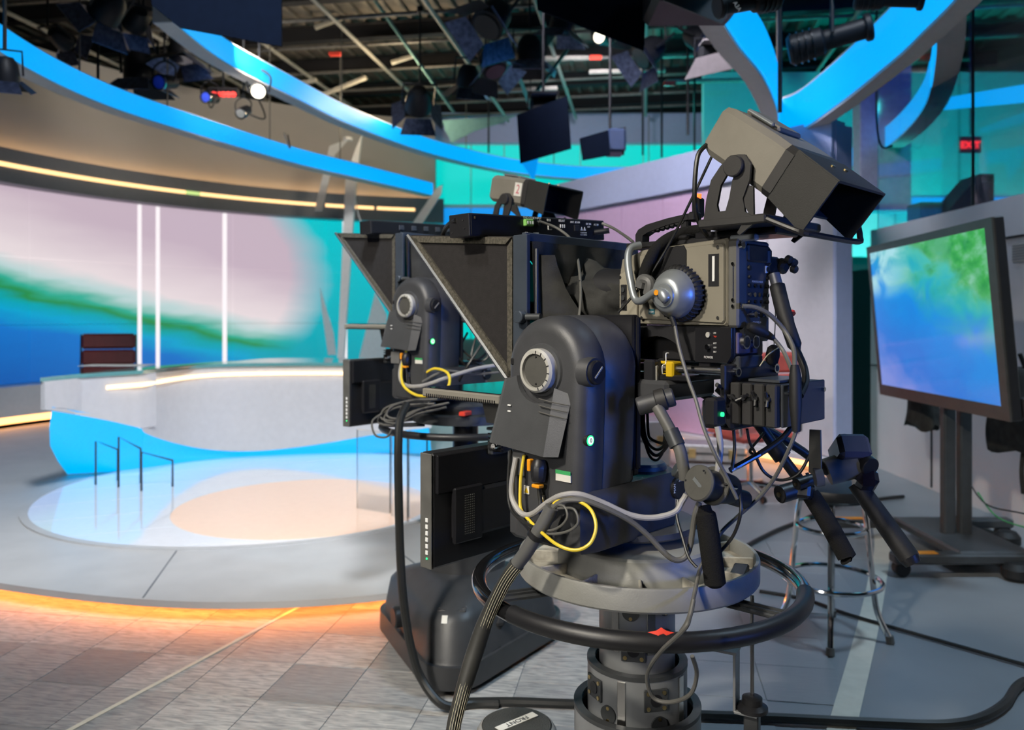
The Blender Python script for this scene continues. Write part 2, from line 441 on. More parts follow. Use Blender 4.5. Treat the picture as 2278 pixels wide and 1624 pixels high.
# painted cream arc and tape line
def floor_strip(pts, wd, z, name, m):
    s = spl(pts, 8); mb = MB(); secs = []
    for i, p in enumerate(s):
        t = (s[min(i+1, len(s)-1)]-s[max(i-1, 0)]).normalized(); nn = Vector((t.y, -t.x, 0))*wd/2
        secs.append([Vector((p.x, p.y, z))-nn, Vector((p.x, p.y, z))+nn, Vector((p.x, p.y, z-.0015))+nn, Vector((p.x, p.y, z-.0015))-nn])
    return mb.loft(secs).build(name, m, floor, smooth=30)
floor_strip(stripe_pts, .088, .0045, 'painted_stripe', 'stripe')
floor_strip([PZ(120, 1646), PZ(210, 1597)], .022, .0055, 'marking_tape', 'tape')
floor_strip([PZ(210, 1597), PZ(400, 1495), PZ(665, 1352)], .020, .0050, 'marking_tape', 'tape')
# walls and ceiling of the studio
struct(MB().box((-1, 15.3, 2.75), (20, .2, 5.5)).build('wall_back', 'dark'))
struct(MB().box((-10.9, 5, 2.75), (.2, 20.8, 5.5)).build('wall_left', 'dark'))
struct(MB().box((8.9, 5, 2.75), (.2, 20.8, 5.5)).build('wall_right', 'dark'))
struct(MB().box((-1, -5.4, 2.75), (20, .2, 5.5)).build('wall_front', 'dark'))
ceil = struct(MB().box((-1, 5, 5.55), (20, 21, .1)).build('ceiling', 'darkb'))
# corrugated deck ribs, and beams under them
rib = None
for k in range(64):
    p = Vector((0, 11, 5.475))+vd*((k-32)*.22)
    if rib is None: o = rib = MB().box((0, 0, 0), (.07, 9.0, .05), .012).build('deck_rib', 'darkb')
    else: o = rib.copy(); COL.objects.link(o)
    o.location = p; o.rotation_euler = (0, 0, -th); o.parent = ceil
bm0 = None
for k in range(7):
    p = Vector((-.5, 6.6+k*1.35, 5.33))
    if bm0 is None:
        bm0 = MB().box((0, 0, .1), (16, .14, .012)).box((0, 0, -.1), (16, .14, .012)).box((0, 0, 0), (16, .012, .2)).build('ceiling_beam', 'dark'); o = bm0
    else: o = bm0.copy(); COL.objects.link(o)
    o.location = p; o.rotation_euler = (0, 0, -th); o.parent = ceil
# lighting grid pipes
ORD = ['first', 'second', 'third', 'fourth', 'fifth', 'sixth', 'seventh', 'eighth', 'ninth', 'tenth', 'eleventh']
def pipe(a, b, r, m, lab, grp):
    a, b = Vector(a), Vector(b)
    return lone(MB().cyl(a, b, r, n=10), 'lighting_pipe', m, lab, 'pipe', grp)
for k, (u0, zz) in enumerate([(8.1, 4.99), (9.1, 4.97), (10.1, 4.99), (11.1, 4.97), (12.1, 4.99), (13.0, 4.97), (13.9, 4.99)]):
    c = Vector((0, u0, zz)); c += ud*0
    pipe(c-vd*6.5, c+vd*6.5, .024, 'pipe', ['nearest', 'second nearest', 'third nearest', 'fourth nearest', 'third farthest', 'second farthest', 'farthest'][k]+' dark pipe running across under the studio ceiling', 'cross pipes of the lighting grid')
for k in range(10):
    c = Vector((0, 10.8, 4.88))+vd*(-5.4+k*1.2)
    pipe(c-ud*4.3, c+ud*3.2, .026, 'pipel', ORD[k]+' pale batten from the left running away under the ceiling', 'long battens of the lighting grid')
# short strips of raceway under the pipes
for kr, (a, b) in enumerate(sorted([((640, 190), (705, 178)), ((720, 210), (815, 172)), ((870, 140), (925, 122)), ((700, 62), (760, 40)), ((1180, 130), (1340, 128)), ((1380, 128), (1560, 122)), ((1310, 160), (1480, 156)), ((1480, 182), (1660, 178)), ((1060, 205), (1240, 196)), ((270, 105), (370, 95)), ((420, 172), (540, 160))])):
    d = 10.6
    lone(MB().box(((P(*a, d)+P(*b, d))/2), ((P(*b, d)-P(*a, d)).length, .07, .05), .008,
         rot=(0, -math.atan2((P(*b, d)-P(*a, d)).z, (P(*b, d)-P(*a, d)).x), 0)), 'cable_raceway', 'pipel', 'short pale raceway under the grid pipes, '+ORD[kr]+' from the left', 'raceway', 'raceways in the lighting grid')
for kr, (px, py) in enumerate([(435, 172), (745, 120), (1325, 128), (1390, 127), (1490, 186)]):
    lone(MB().box(P(px, py, 10.4), (.16, .05, .06), .01), 'warning_tag', 'red', 'small red tag tied to the lighting grid, '+ORD[kr]+' from the left', 'tag', 'red tags in the lighting grid')

# ------------------------------------------------------------------ curved set wall with video panels
def circum(a, b, c):
    ax, ay, bx, by, cx, cy = a[0], a[1], b[0], b[1], c[0], c[1]
    d = 2*(ax*(by-cy)+bx*(cy-ay)+cx*(ay-by))
    ux = ((ax*ax+ay*ay)*(by-cy)+(bx*bx+by*by)*(cy-ay)+(cx*cx+cy*cy)*(ay-by))/d
    uy = ((ax*ax+ay*ay)*(cx-bx)+(bx*bx+by*by)*(ax-cx)+(cx*cx+cy*cy)*(bx-ax))/d
    return ux, uy, math.hypot(ax-ux, ay-uy)
WX, WY, WR = circum((-6.15, 9.5), (-4.73, 11.73), (-1.68, 13.5))
def wang(px):   # angle on the wall circle seen in a column of the picture
    k = (px-CXP)/FPX; A = 1+k*k; B = -2*(k*WX+WY); C = WX*WX+WY*WY-WR*WR
    t = (-B+math.sqrt(max(0, B*B-4*A*C)))/(2*A); return math.atan2(t-WY, k*t-WX)
def arc_slab(a0, a1, r0, r1, z0, z1, n=12):
    mb = MB(); secs = []
    for i in range(n+1):
        a = a0+(a1-a0)*i/n; c, s = math.cos(a), math.sin(a)
        secs.append([(WX+r*c, WY+r*s, z) for r, z in ((r0, z0), (r1, z0), (r1, z1), (r0, z1))])
    return mb.loft(secs)
aL, aR = wang(-330), wang(968)
wl = struct(arc_slab(aL, aR, WR+.02, WR+.2, .10, 4.80, 40).build('wall_set', 'wallb'))
M['cove'] = emi('cove_led', (1.0, .62, .30), 6.0)
fasc = struct(arc_slab(aL, wang(985), WR-.22, WR+.018, 2.99, 3.40, 40).build('trim_1', 'fascia'))
# led strip along the fascia, in runs
for (p0, p1, m_) in [(-330, 397, 'warm'), (398, 430, 'ledg'), (431, 710, 'warm'), (716, 826, 'warm'), (833, 919, 'warm')]:
    if m_ == 'ledg': m_ = emi('greenish_led', (.55, .75, .25), 1.1)
    arc_slab(wang(p0), wang(p1), WR-.232, WR-.215, 3.175, 3.225, 16).build('led_strip', m_, fasc)
arc_slab(aL, wang(960), WR-.10, WR-.06, 3.401, 3.415, 40).build('cove_light', 'cove', fasc)
plinth = struct(arc_slab(aL, wang(985), WR-.30, WR+.018, .22, .575, 40).build('trim_2', 'deskw'))
arc_slab(aL, wang(985), WR-.22, WR-.18, .13, .21, 40).build('led_strip', 'peach', plinth)
# video wall picture: pale sky, green-teal ridge, blue water
def video_mat():
    m, n, L, b = nodemat('video_picture')
    uv = n.new('ShaderNodeUVMap'); uv.uv_map = 'UVMap'; sp = n.new('ShaderNodeSeparateXYZ'); L.new(uv.outputs[0], sp.inputs[0])
    U, V = sp.outputs[0], sp.outputs[1]
    mp = n.new('ShaderNodeMapping'); mp.inputs['Scale'].default_value = (3.2, 7, 1); mp.inputs['Rotation'].default_value = (0, 0, .5); L.new(uv.outputs[0], mp.inputs[0])
    nz = n.new('ShaderNodeTexNoise'); nz.inputs['Scale'].default_value = 1.3; nz.inputs['Detail'].default_value = 5; L.new(mp.outputs[0], nz.inputs[0])
    n0 = math_(n, L, 'SUBTRACT', nz.outputs['Fac'], .5)
    line = math_(n, L, 'MULTIPLY_ADD', U, -.46, .50)       # ridge falls to the right
    s = math_(n, L, 'ADD', math_(n, L, 'SUBTRACT', V, line), math_(n, L, 'MULTIPLY', n0, .16))
    s5 = math_(n, L, 'ADD', s, .5)
    r = ramp(n, [(0.0, (.004, .10, .42)), (.30, (.006, .17, .58)), (.40, (.0, .36, .62)), (.455, (.0, .36, .40)), (.495, (.02, .26, .06)), (.535, (.03, .42, .30)), (.60, (.50, .66, .66)), (.68, (.80, .70, .72)), (1, (.56, .44, .52))])
    L.new(s5, r.inputs[0])
    # cyan field to the right with a soft curved border
    vv = math_(n, L, 'SUBTRACT', V, .60)
    edge = math_(n, L, 'SUBTRACT', U, math_(n, L, 'MULTIPLY_ADD', math_(n, L, 'MULTIPLY', vv, vv), -.55, .90))
    f = math_(n, L, 'MULTIPLY_ADD', edge, 7, .5)
    f = math_(n, L, 'ADD', f, math_(n, L, 'MULTIPLY', n0, .3))
    cl = n.new('ShaderNodeClamp'); L.new(f, cl.inputs[0])
    r2 = ramp(n, [(0, (.0, .33, .42)), (.35, (.0, .42, .50)), (1, (.0, .54, .60))]); L.new(V, r2.inputs[0])
    mx = n.new('ShaderNodeMix'); mx.data_type = 'RGBA'; L.new(cl.outputs[0], mx.inputs[0]); L.new(r.outputs[0], mx.inputs[6]); L.new(r2.outputs[0], mx.inputs[7])
    L.new(mx.outputs[2], b.inputs['Emission Color']); b.inputs['Emission Strength'].default_value = 1.0
    b.inputs['Base Color'].default_value = (.02, .02, .02, 1); b.inputs['Roughness'].default_value = .25
    return m
M['video'] = video_mat()
vw = thing('video_wall', 'curved video wall of tall panels showing pale sky, green ridge and blue water', 'video wall', (WX+WR*math.cos(wang(300)), WY+WR*math.sin(wang(300)), .575))
cols = [-330, -180, 58, 305, 515, 722, 985]; rows = [.585, 1.30, 2.13, 2.98]
U0, U1 = wang(0), wang(760)
for i in range(len(cols)-1):
    for j in range(3):
        a0, a1 = wang(cols[i])-.0006, wang(cols[i+1])+.0006
        mb = arc_slab(a0, a1, WR-.06, WR+.01, rows[j]+.003, rows[j+1]-.003, 8)
        o = mb.build('video_panel', 'video', vw)
        uvl = o.data.uv_layers.new(name='UVMap'); off = Vector(vw['_b'])
        for lp in o.data.loops:
            co = o.data.vertices[lp.vertex_index].co+off
            uvl.data[lp.index].uv = ((math.atan2(co.y-WY, co.x-WX)-U0)/(U1-U0), (co.z-.585)/2.395)
M['streak'] = emi('light_column', (.92, .86, .88), 1.05)
for px, w_ in [(305, 4), (346, 4), (496, 4.5), (765, 5)]:
    arc_slab(wang(px-w_), wang(px+w_), WR-.075, WR-.061, .60, 2.97, 2).build('light_column', 'streak', vw)

# ------------------------------------------------------------------ centre: backlit teal wall with header
M['tealglow'] = emi('teal_backlight', (.0, .62, .56), 1.0)
M['tealpale'] = emi('teal_pale', (.35, .75, .68), 1.0)
M['bluestripe'] = emi('blue_stripe', (.0, .28, .80), 1.0)
tw = struct(MB().box((1.0, 14.6, 2.3), (5.0, .1, 4.6)).build('wall_teal', 'wallb'))
for i, (p0, p1) in enumerate([(970, 1046), (1049, 1120), (1123, 1290), (1293, 1430), (1433, 1560), (1563, 1720)]):
    x0, x1 = P(p0, 0, 14.5).x, P(p1, 0, 14.5).x
    for (z0, z1) in [(1.0, 2.93), (3.0, 3.4), (3.47, 4.55)]:
        MB().box(((x0+x1)/2, 14.53, (z0+z1)/2), (x1-x0, .04, z1-z0), .006).build('backlit_panel', 'bluestripe' if (z0 == 3.0) else 'tealglow', tw)
hd = struct(MB().box((1.0, 14.50, 4.85), (5.6, .12, .55)).build('trim_3', 'lav'))
# ------------------------------------------------------------------ right set wall (pink-white) with lavender fascia
pa, pb = Vector((.87, 10.15, 0)), Vector((2.86, 7.0, 0))
dirw = (pb-pa).normalized(); nrm = Vector((-dirw.y*-1, dirw.x*-1, 0)); nrm = Vector((dirw.y, -dirw.x, 0)) if Vector((dirw.y, -dirw.x, 0)).y < 0 else Vector((-dirw.y, dirw.x, 0))
def wallbox(t0, t1, z0, z1, f, b):
    """box along the right set wall; f toward the stage, b behind"""
    q = [pa+dirw*t0+nrm*f, pa+dirw*t1+nrm*f, pa+dirw*t1-nrm*b, pa+dirw*t0-nrm*b]
    m = MB(); m.v = [Vector((p.x, p.y, z)) for z in (z0, z1) for p in q]
    m.f = [(3, 2, 1, 0), (4, 5, 6, 7), (0, 1, 5, 4), (1, 2, 6, 5), (2, 3, 7, 6), (3, 0, 4, 7)]; return m
WLn = (pb-pa).length
wr = struct(wallbox(-.6, WLn, 0, 3.14, 0, .14).build('wall_pink', 'wallw'))
M['pinkp'] = mat('pink_panel', (.60, .40, .58), .45, var=.03)
M['whitep'] = mat('pale_panel', (.60, .58, .60), .45, var=.03)
tt = [-.6, .15, .85, 1.55, 2.25, 3.0, WLn]
for k in range(6):
    wallbox(tt[k]+.004, tt[k+1]-.004, .16, 2.74, .02, 0).build('wall_panel', 'pinkp' if k < 4 else 'whitep', wr)
tr = struct(wallbox(-.6, WLn+.02, 2.76, 3.15, .08, 0).build('trim_4', 'lav'))
kp = struct(wallbox(-.6, WLn, .10, .15, .10, .0).build('trim_5', 'wallw'))
wallbox(-.6, WLn-.1, .05, .095, .06, 0).build('led_strip', 'peach', kp)
bend = struct(wallbox(WLn, WLn+.03, 0, 3.10, .03, .2).build('trim_6', 'lav'))

# ------------------------------------------------------------------ right side: low white wall, door opening, cyan cyclorama, glazing
rw = struct(MB().box((4.35, 5.0, 1.11), (1.9, 5.0, 2.22)).build('wall_low', 'wallw'))
MB().box((3.385, 5.0, 1.94), (.03, 5.0, .012)).build('shadow_gap', 'dark', rw)
for yy in (4.0, 5.2, 6.4): MB().box((3.394, yy, .97), (.016, .006, 1.9)).build('panel_joint', 'dark', rw)
MB().box((3.394, 5.0, .95), (.016, 5.0, .006)).build('panel_joint', 'dark', rw)
vt = MB().box((3.39, 5.22, 1.83), (.03, .25, .13), .006).build('vent_grille', 'ring', rw)
for k in range(6): MB().box((3.372, 5.22, 1.785+k*.018), (.008, .22, .005)).build('vent_slat', 'fascia', vt)
cy = struct(MB().box((5.0, 11.2, 3.55), (4.6, .12, 2.6)).build('wall_cyan', 'teal'))
for xx in (3.6, 4.5, 5.4, 6.3): MB().box((xx, 11.135, 3.55), (.01, .01, 2.6)).build('panel_joint', 'dark', cy)
cyl2 = struct(MB().box((5.0, 11.13, 2.98), (4.6, .03, .2)).build('trim_7', 'bluestripe'))
dk = struct(MB().box((4.9, 11.4, 1.15), (4.4, .1, 2.3)).build('wall_door', 'dark'))
do = struct(MB().box((3.75, 8.3, .95), (.06, 1.5, 1.9)).build('door_1', 'dark'))
colm = struct(MB().box(((P(1962, 0, 8.9).x), 8.9, 3.45), (.58, .2, 1.75), .01).build('column_panel', mat('column_slate', (.30, .31, .40), .5)))
colm.name = 'trim_8'
# rack shapes in the dark opening
rk = thing('equipment_rack', 'black equipment rack with a tiny white lamp in the dark opening beside the television', 'rack', (4.0, 9.2, 0))
MB().box((4.0, 9.2, .75), (.7, .5, 1.5), .02).build('rack_body', 'black', rk)
MB().cyl(P(1892, 823, 8.955), P(1892, 823, 8.93), .012, n=12).build('indicator_lamp', 'ledw', rk)
# glazing above the low wall
gm = []
gx = 3.45
for k, (y0, y1) in enumerate([(3.2, 4.6), (4.62, 5.90), (5.92, 7.45)]):
    g = struct(MB().box((gx, (y0+y1)/2, 3.35), (.012, y1-y0, 2.24)).build('window_%d' % (k+1), 'glassy'))
    MB().box((gx, y0, 3.35), (.02, .012, 2.24)).build('mullion', 'blackm', g)
# blue light ribbon and dark kit behind the glazing
lone(MB().slab([P(2075, 222, 8.6), P(2278, 188, 6.6), P(2330, 180, 6.2), P(2330, 222, 6.2), P(2278, 228, 6.6), P(2085, 246, 8.6)], .06), 'light_ribbon', 'ringblue', 'straight blue light ribbon seen through the upper glazing', 'ribbon')
es = thing('exit_sign', 'small red exit sign seen through the upper glazing', 'sign', P(2160, 340, 8.2))
MB().box(P(2160, 322, 8.25), (.22, .03, .17), .006).build('sign_body', mat('exit_back', (.20, .012, .015), .5), es)
MB().cyl(P(2160, 300, 8.25), Vector((P(2160, 300, 8.25).x, 8.25, 5.48)), .008, n=6).build('hanging_rod', 'blackm', es)
text('EXIT', .098, 'exit', es, P(2160, 323, 8.225), (1, 0, 0), (0, 0, 1), 'lettering', .003, .003)
lone(MB().box((3.80, 7.2, 2.325), (.28, .25, .21), .01), 'control_monitor', 'black', 'black monitor lying low behind the white parapet', 'monitor')
cc = thing('desk_console', 'black slanted console on the ledge below the exit sign', 'console', (3.96, 7.0, 2.22))
_q = Vector((3.96, 7.0, 2.22))
MB().prism([(_q.x+a, _q.z+b) for a, b in [(-.20, 0), (.22, 0), (.22, .42), (.10, .42), (-.16, .12)]], 6.85, 7.15, 'y').build('housing', 'black', cc)
MB().box((_q.x+.16, 6.845, _q.z+.37), (.10, .012, .05), .004).build('label_plate', 'screen', cc)
# ================================================================== HANGING LIGHT RINGS
def ribbon(name, label, pts, h, thick, side, closed=False, glow='ringblue', rods=()):
    """pts: world points along the ribbon centre; side=+1 glow on the left of travel, -1 on the right"""
    s = spl(pts, 10, closed); n = len(s)
    t = thing(name, label, 'light ring', s[n//2]-Vector((0, 0, h/2)))
    body = []; face = []
    for i in range(n):
        a = s[(i-1) % n] if (closed or i) else s[i]; b = s[(i+1) % n] if (closed or i < n-1) else s[i]
        d = b-a; d.z = 0; d.normalize(); nn = Vector((-d.y, d.x, 0))*side
        p = s[i]; up = Vector((0, 0, h/2))
        body.append([p+up, p-up, p-up-nn*thick, p+up-nn*thick])
        q = .88
        face.append([p+up*q+nn*.012, p-up*q+nn*.012, p-up*q-nn*.004, p+up*q-nn*.004])
    if closed: body.append(body[0]); face.append(face[0])
    MB().loft(body, cap=not closed).build('ring_body', 'ring', t)
    MB().loft(face, cap=not closed).build('glow_face', glow, t)
    for k in rods:
        p = s[min(n-1, int(k*n))]
        MB().cyl(p+Vector((0, 0, h/2-.01)), Vector((p.x, p.y, 4.9)), .008, n=6).build('hanging_rod', 'pipe', t)
    return t
def PZc(px, py, z): return P(px, py, FPX*(HC-z)/(py-HYP))
Z1, Z2 = 3.42, 3.90
r1 = [Vector((-3.35, 4.0, Z1))]+[PZc(x, y, Z1) for x, y in [(0, 85), (220, 203), (439, 279), (658, 346), (800, 381), (962, 421)]]
ribbon('light_ring', 'lower of the two long blue light bands on the left, ending beside the teal wall', r1, .215, .16, -1, rods=(.3, .45, .62, .78))
r2 = [Vector((-2.75, 6.4, Z2))]+[PZc(x, y, Z2) for x, y in [(500, 112), (658, 197), (790, 263), (966, 328), (1139, 368), (1290, 384), (1420, 385), (1520, 376)]]
ribbon('light_ring', 'upper of the two long blue light bands, sweeping across to the centre', r2, .235, .16, -1, rods=(.35, .55, .7, .9))
r3 = [Vector(p) for p in [(1.40, 4.95, 3.3), (1.80, 5.67, 3.3), (2.22, 6.62, 3.3), (2.46, 7.35, 3.3), (2.58, 7.55, 3.3), (2.66, 7.25, 3.3), (2.64, 6.4, 3.3), (2.58, 5.6, 3.3), (2.50, 4.9, 3.3), (2.28, 3.9, 3.3), (1.7, 3.3, 3.3), (1.15, 3.7, 3.3), (1.12, 4.3, 3.3)]]
ribbon('light_ring', 'leaf-shaped blue light loop hanging above the big grey viewfinder', r3, .40, .13, -1, True, rods=(.2, .62))
r4 = [PZc(x, y, 3.40) for x, y in [(1855, 368), (1900, 347), (1982, 298), (2055, 215), (2082, 100), (2080, -20)]]
ribbon('light_ring', 'outer blue light band curving past the slate column on the right', r4, .25, .17, -1, rods=(.3, .75))

# ================================================================== STAGE
pl = thing('stage_platform', 'round raised grey stage with a glossy disc and orange light under its rim', 'stage', (-1.6, 6, 0))
edge = [(-5.2, 6.0), (-4.5, 5.0), (-3.55, 4.36), (-2.50, 3.865), (-1.456, 3.612), (-.59, 3.722), (-.10, 4.12), (.40, 5.0), (.62, 6.0), (.5, 7.4), (.2, 8.6), (-.4, 10.5), (-1.2, 12.4)]
eo = spl([Vector((x, y, 0)) for x, y in edge], 8)
back = [Vector((WX+(WR-.32)*math.cos(a), WY+(WR-.32)*math.sin(a), 0)) for a in [wang(985)+(aL-wang(985))*k/14 for k in range(15)]]
poly = [(p.x, p.y) for p in eo]+[(p.x, p.y) for p in back[1:]]
MB().prism(poly, .068, .100, 'z').build('deck', 'rim', pl)
cen = Vector((-1.6, 6.4, 0))
ins = [cen+(p-cen)*.90 for p in eo]
secs = [[Vector((p.x, p.y, 0)), Vector((p.x, p.y, .068)), Vector((q.x, q.y, .068)), Vector((q.x, q.y, 0))] for p, q in zip(ins, [cen+(p-cen)*.87 for p in eo])]
MB().loft(secs).build('recessed_base', 'rim', pl)
ins2 = [cen+(p-cen)*.958 for p in eo]
MB().tube([Vector((p.x, p.y, .056)) for p in ins2[:-8]], .010, 6).build('led_strip', 'orangeglow', pl)
# rim seam lines and glossy disc in planks
for a, b in [((393, 1225), (318, 1330)), ((880, 1222), (985, 1300))]:
    p, q = PZ(*a, .10), PZ(*b, .10); dd = (q-p).normalized(); nn = Vector((dd.y, -dd.x, 0))*.004
    MB().slab([p+nn, q+nn, q-nn, p-nn], .003).build('deck_joint', 'fascia', pl)
dc, dr = Vector((-1.84, 6.03, .102)), 1.58
MB().lathe([(dr, -.002), (dr, .006), (dr+.05, .006), (dr+.05, -.002)], dc, 96).build('disc_rim', 'rim', pl)
# boards of the glossy disc (cut by circle)
bd = Vector((math.cos(R(24)), math.sin(R(24)), 0)); bn = Vector((-bd.y, bd.x, 0)); wb = .47
for k in range(-4, 4):
    t0, t1 = k*wb+.003, (k+1)*wb-.003
    t0c, t1c = max(-dr, t0), min(dr, t1)
    if t1c <= t0c: continue
    up = []; dn = []
    for i in range(17):
        t = t0c+(t1c-t0c)*i/16; hw = math.sqrt(max(0, dr*dr-t*t))*.999
        up.append(dc+bd*hw+bn*t); dn.append(dc-bd*hw+bn*t)
    q = up+dn[::-1]; q = [p for i, p in enumerate(q) if (p-q[i-1]).length > 1e-4]
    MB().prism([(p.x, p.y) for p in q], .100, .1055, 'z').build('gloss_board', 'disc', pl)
# warm round inlay
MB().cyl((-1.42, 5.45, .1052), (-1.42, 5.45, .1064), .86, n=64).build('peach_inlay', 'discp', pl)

# ------------------------------------------------------------------ anchor desk
dk = thing('anchor_desk', 'curved white anchor desk with glass top, warm light line and glowing blue base', 'desk', (-2.6, 6.6, .102))
ZT = .985
front = [P(95, 838, 5.43), P(160, 832, 5.70), P(240, 827, 5.95), P(315, 822, 6.17), P(330, 820, 6.25), P(400, 815, 6.70), P(480, 809, 7.0), P(580, 804, 7.15), P(700, 802, 7.2), P(840, 802, 7.15), P(960, 806, 7.0)]
for p in front: p.z = ZT
low = [.765, .70, .62, .53, .47, .32, .22, .19, .235, .34, .42]
n_ = len(front)
def bowed(pts, m): return spl(pts, m)
fs = []
for seg in (range(0, 4), range(3, n_)):
    idx = list(seg)
    top = spl([front[i] for i in idx], 6); lo = spl([Vector((front[i].x, front[i].y, low[i])) for i in idx], 6)
    mb = MB(); S_ = []
    for p, q in zip(top, lo):
        ov = Vector((.05, .14, 0)) if idx[0] == 0 else Vector((-.06, .12, 0))
        S_.append([p+Vector((0, 0, -.03)), q, q+ov, p+ov+Vector((0, 0, -.03))])
    mb.loft(S_).build('front_panel', 'deskw', dk)
    fs.append((top, lo))
# glowing hull below the panels
bot = [PZ(150, 1055, .106), PZ(190, 1053, .106), PZ(250, 1049, .106), PZ(330, 1040, .106), PZ(360, 1036, .106), PZ(430, 1026, .106), PZ(520, 1018, .106), PZ(600, 1014, .106), PZ(700, 1010, .106), PZ(840, 1008, .106), PZ(960, 1010, .106)]
lo_all = spl([Vector((front[i].x+(.03 if i < 3 else -.03), front[i].y+.06, low[i]+.01)) for i in range(n_)], 6); bt_all = spl(bot, 6)
S_ = []
for a, b in zip(lo_all, bt_all):
    mid = (a+b)/2+Vector((-.02, -.10, 0)) if a.x < -2.6 else (a+b)/2
    S_.append([a, (a+mid)/2+Vector((0, -.02, 0)), mid, (b+mid)/2+Vector((0, -.02, 0)), b])
hull_front = len(S_)
M['deskblue'] = emi('desk_glow', (.0, .47, 1.0), 1.0)
MB().loft(S_, cap=False, closed=False).build('glowing_base', 'deskblue', dk, smooth=80)
# end cheek at the left and back body so it has depth
e0 = front[0]
MB().slab([e0+Vector((0, 0, -.03)), Vector((e0.x, e0.y, .765)), Vector((e0.x+.12, e0.y+.75, .60)), e0+Vector((.12, .95, -.03))], .03).build('end_cheek', 'deskw', dk)
# glass top
fr = spl(front, 6); bk = [p+Vector((.35 if i < 20 else .1, .80, 0)) for i, p in enumerate(fr)]
bk = spl([front[0]+Vector((.12, 1.05, 0)), front[2]+Vector((.25, 1.3, 0)), front[4]+Vector((.3, 1.3, 0)), front[6]+Vector((.2, .95, 0)), front[8]+Vector((0, .8, 0)), front[10]+Vector((-.1, .8, 0))], 12)
M['glasstop'] = mat('teal_glass_top', (.16, .42, .42), .06, spec=.9, var=.04, coat=.5)
MB().loft([[fr[i]+Vector((0, -.03, 0)), fr[i]+Vector((0, -.03, -.03)), bk[i]+Vector((0, 0, -.03)), bk[i]] for i in range(len(fr))]).build('glass_top', 'glasstop', dk)
# warm light line
st = [Vector((p.x, p.y, .868+.02*min(1, max(0, (p.y-5.9)/1.2)))) for p in spl(front, 6) if p.x/p.y*FPX+CXP > 228]
st = [p+Vector((.012 if p.x > -2.95 and p.y < 6.9 else 0, -.014, 0)) for p in st]
MB().tube(st, .016, 6).build('light_line', mat('desk_led', (1, .8, .6), .5, emit=(1, .66, .34), estr=2.0, var=0), dk)

# ------------------------------------------------------------------ chairs
def chair(base, rz, label, leather):
    t = thing('swivel_chair', label, 'chair', (0, 0, 0)); t.location = base; t.rotation_euler = (0, 0, R(rz))
    for k in range(3):
        MB().box((0, .25, .72+k*.165), (.50, .05, .158), .022, rot=(-.08, 0, 0)).build('back_cushion', leather, t)
    MB().box((0, 0, .48), (.50, .50, .07), .03).build('seat', leather, t)
    for s in (-1, 1):
        MB().tube(spl([(s*.27, .26, .52), (s*.29, .22, .68), (s*.30, .05, .70), (s*.30, -.18, .69), (s*.28, -.20, .50), (s*.26, -.1, .47)], 5), .012, 8).build('armrest', 'chrome', t)
        MB().tube([(s*.26, .24, .5), (s*.255, .27, 1.12)], .010, 8).build('back_frame', 'chrome', t)
    MB().cyl((0, 0, .1), (0, 0, .46), .025, n=12).build('gas_column', 'chrome', t)
    for k in range(5):
        a = 2*math.pi*k/5
        lg = MB().tube([(0, 0, .10), (.30*math.cos(a), .30*math.sin(a), .07)], [.02, .014], 8).build('leg', 'chrome', t)
        MB().cyl((.30*math.cos(a)-.012, .30*math.sin(a), .03), (.30*math.cos(a)+.012, .30*math.sin(a), .03), .028, n=12).build('castor', 'black', lg, off=(0, 0, 0))
    return t
c1 = P(232, 800, 7.9)
chair((c1.x, 7.9, .10), 18, 'dark red leather swivel chair behind the left end of the anchor desk', 'redc')
c2 = P(1668, 800, 6.2)
chair((c2.x, 6.2, .005), 200, 'coral red chair half hidden behind the numbered camera', 'coral')
# papers lying on the desk
pp = P(245, 806, 6.6)
lone(MB().box((pp.x, 6.72, ZT+.004), (.55, .22, .006), .001), 'script_sheets', 'label', 'pale sheets lying on the glass desk in front of the red chair', 'paper')

# ------------------------------------------------------------------ low steel rails on the stage
for (x0, y0, x1, y1, xf, lab) in [(213, 981, 262, 1000, 1078, 'leftmost low steel rail on the glossy stage disc'), (264, 972, 313, 998, 1084, 'middle low steel rail on the glossy stage disc'), (315, 1006, 384, 1024, 1092, 'rightmost low steel rail on the glossy stage disc')]:
    f = PZ(x0, xf, .106); d0 = f.y
    a = P(x0, y0, d0); b = P(x1, y1, d0+.15); b2 = Vector((b.x, b.y, .106))
    lone(MB().tube([f, a, b, b2], .008, 6), 'floor_rail', 'coldark', lab, 'rail', 'low rails on the stage')
# ------------------------------------------------------------------ clear acrylic panes and white blades
for i, (xa, xb, d, ya) in enumerate([(795, 868, 5.15, 965), (872, 907, 4.95, 965), (911, 950, 4.9, 968)]):
    f0, f1 = PZc(xa, HYP+FPX*(HC-.156)/d, .106), PZc(xb, HYP+FPX*(HC-.156)/(d-.15), .106)
    top = HC-(ya-HYP)/FPX*d
    lone(MB().slab([f0, f1, Vector((f1.x, f1.y, top)), Vector((f0.x, f0.y, top))], .012), 'acrylic_screen', 'glassy', ['leftmost clear acrylic pane standing on the stage beside the second camera', 'middle clear acrylic pane standing on the stage beside the second camera', 'rightmost clear acrylic pane standing on the stage beside the second camera'][i], 'pane', 'clear panes on the stage')
sc_ = thing('acrylic_sculpture', 'tall white post with slanting translucent blades left of the teal wall', 'sculpture', Vector((P(768, 0, 11.8).x, 11.8, .10)))
M['frost'] = mat('frosted_acrylic', (.80, .84, .86), .3, trans=.35, var=.04)
D_ = 11.8
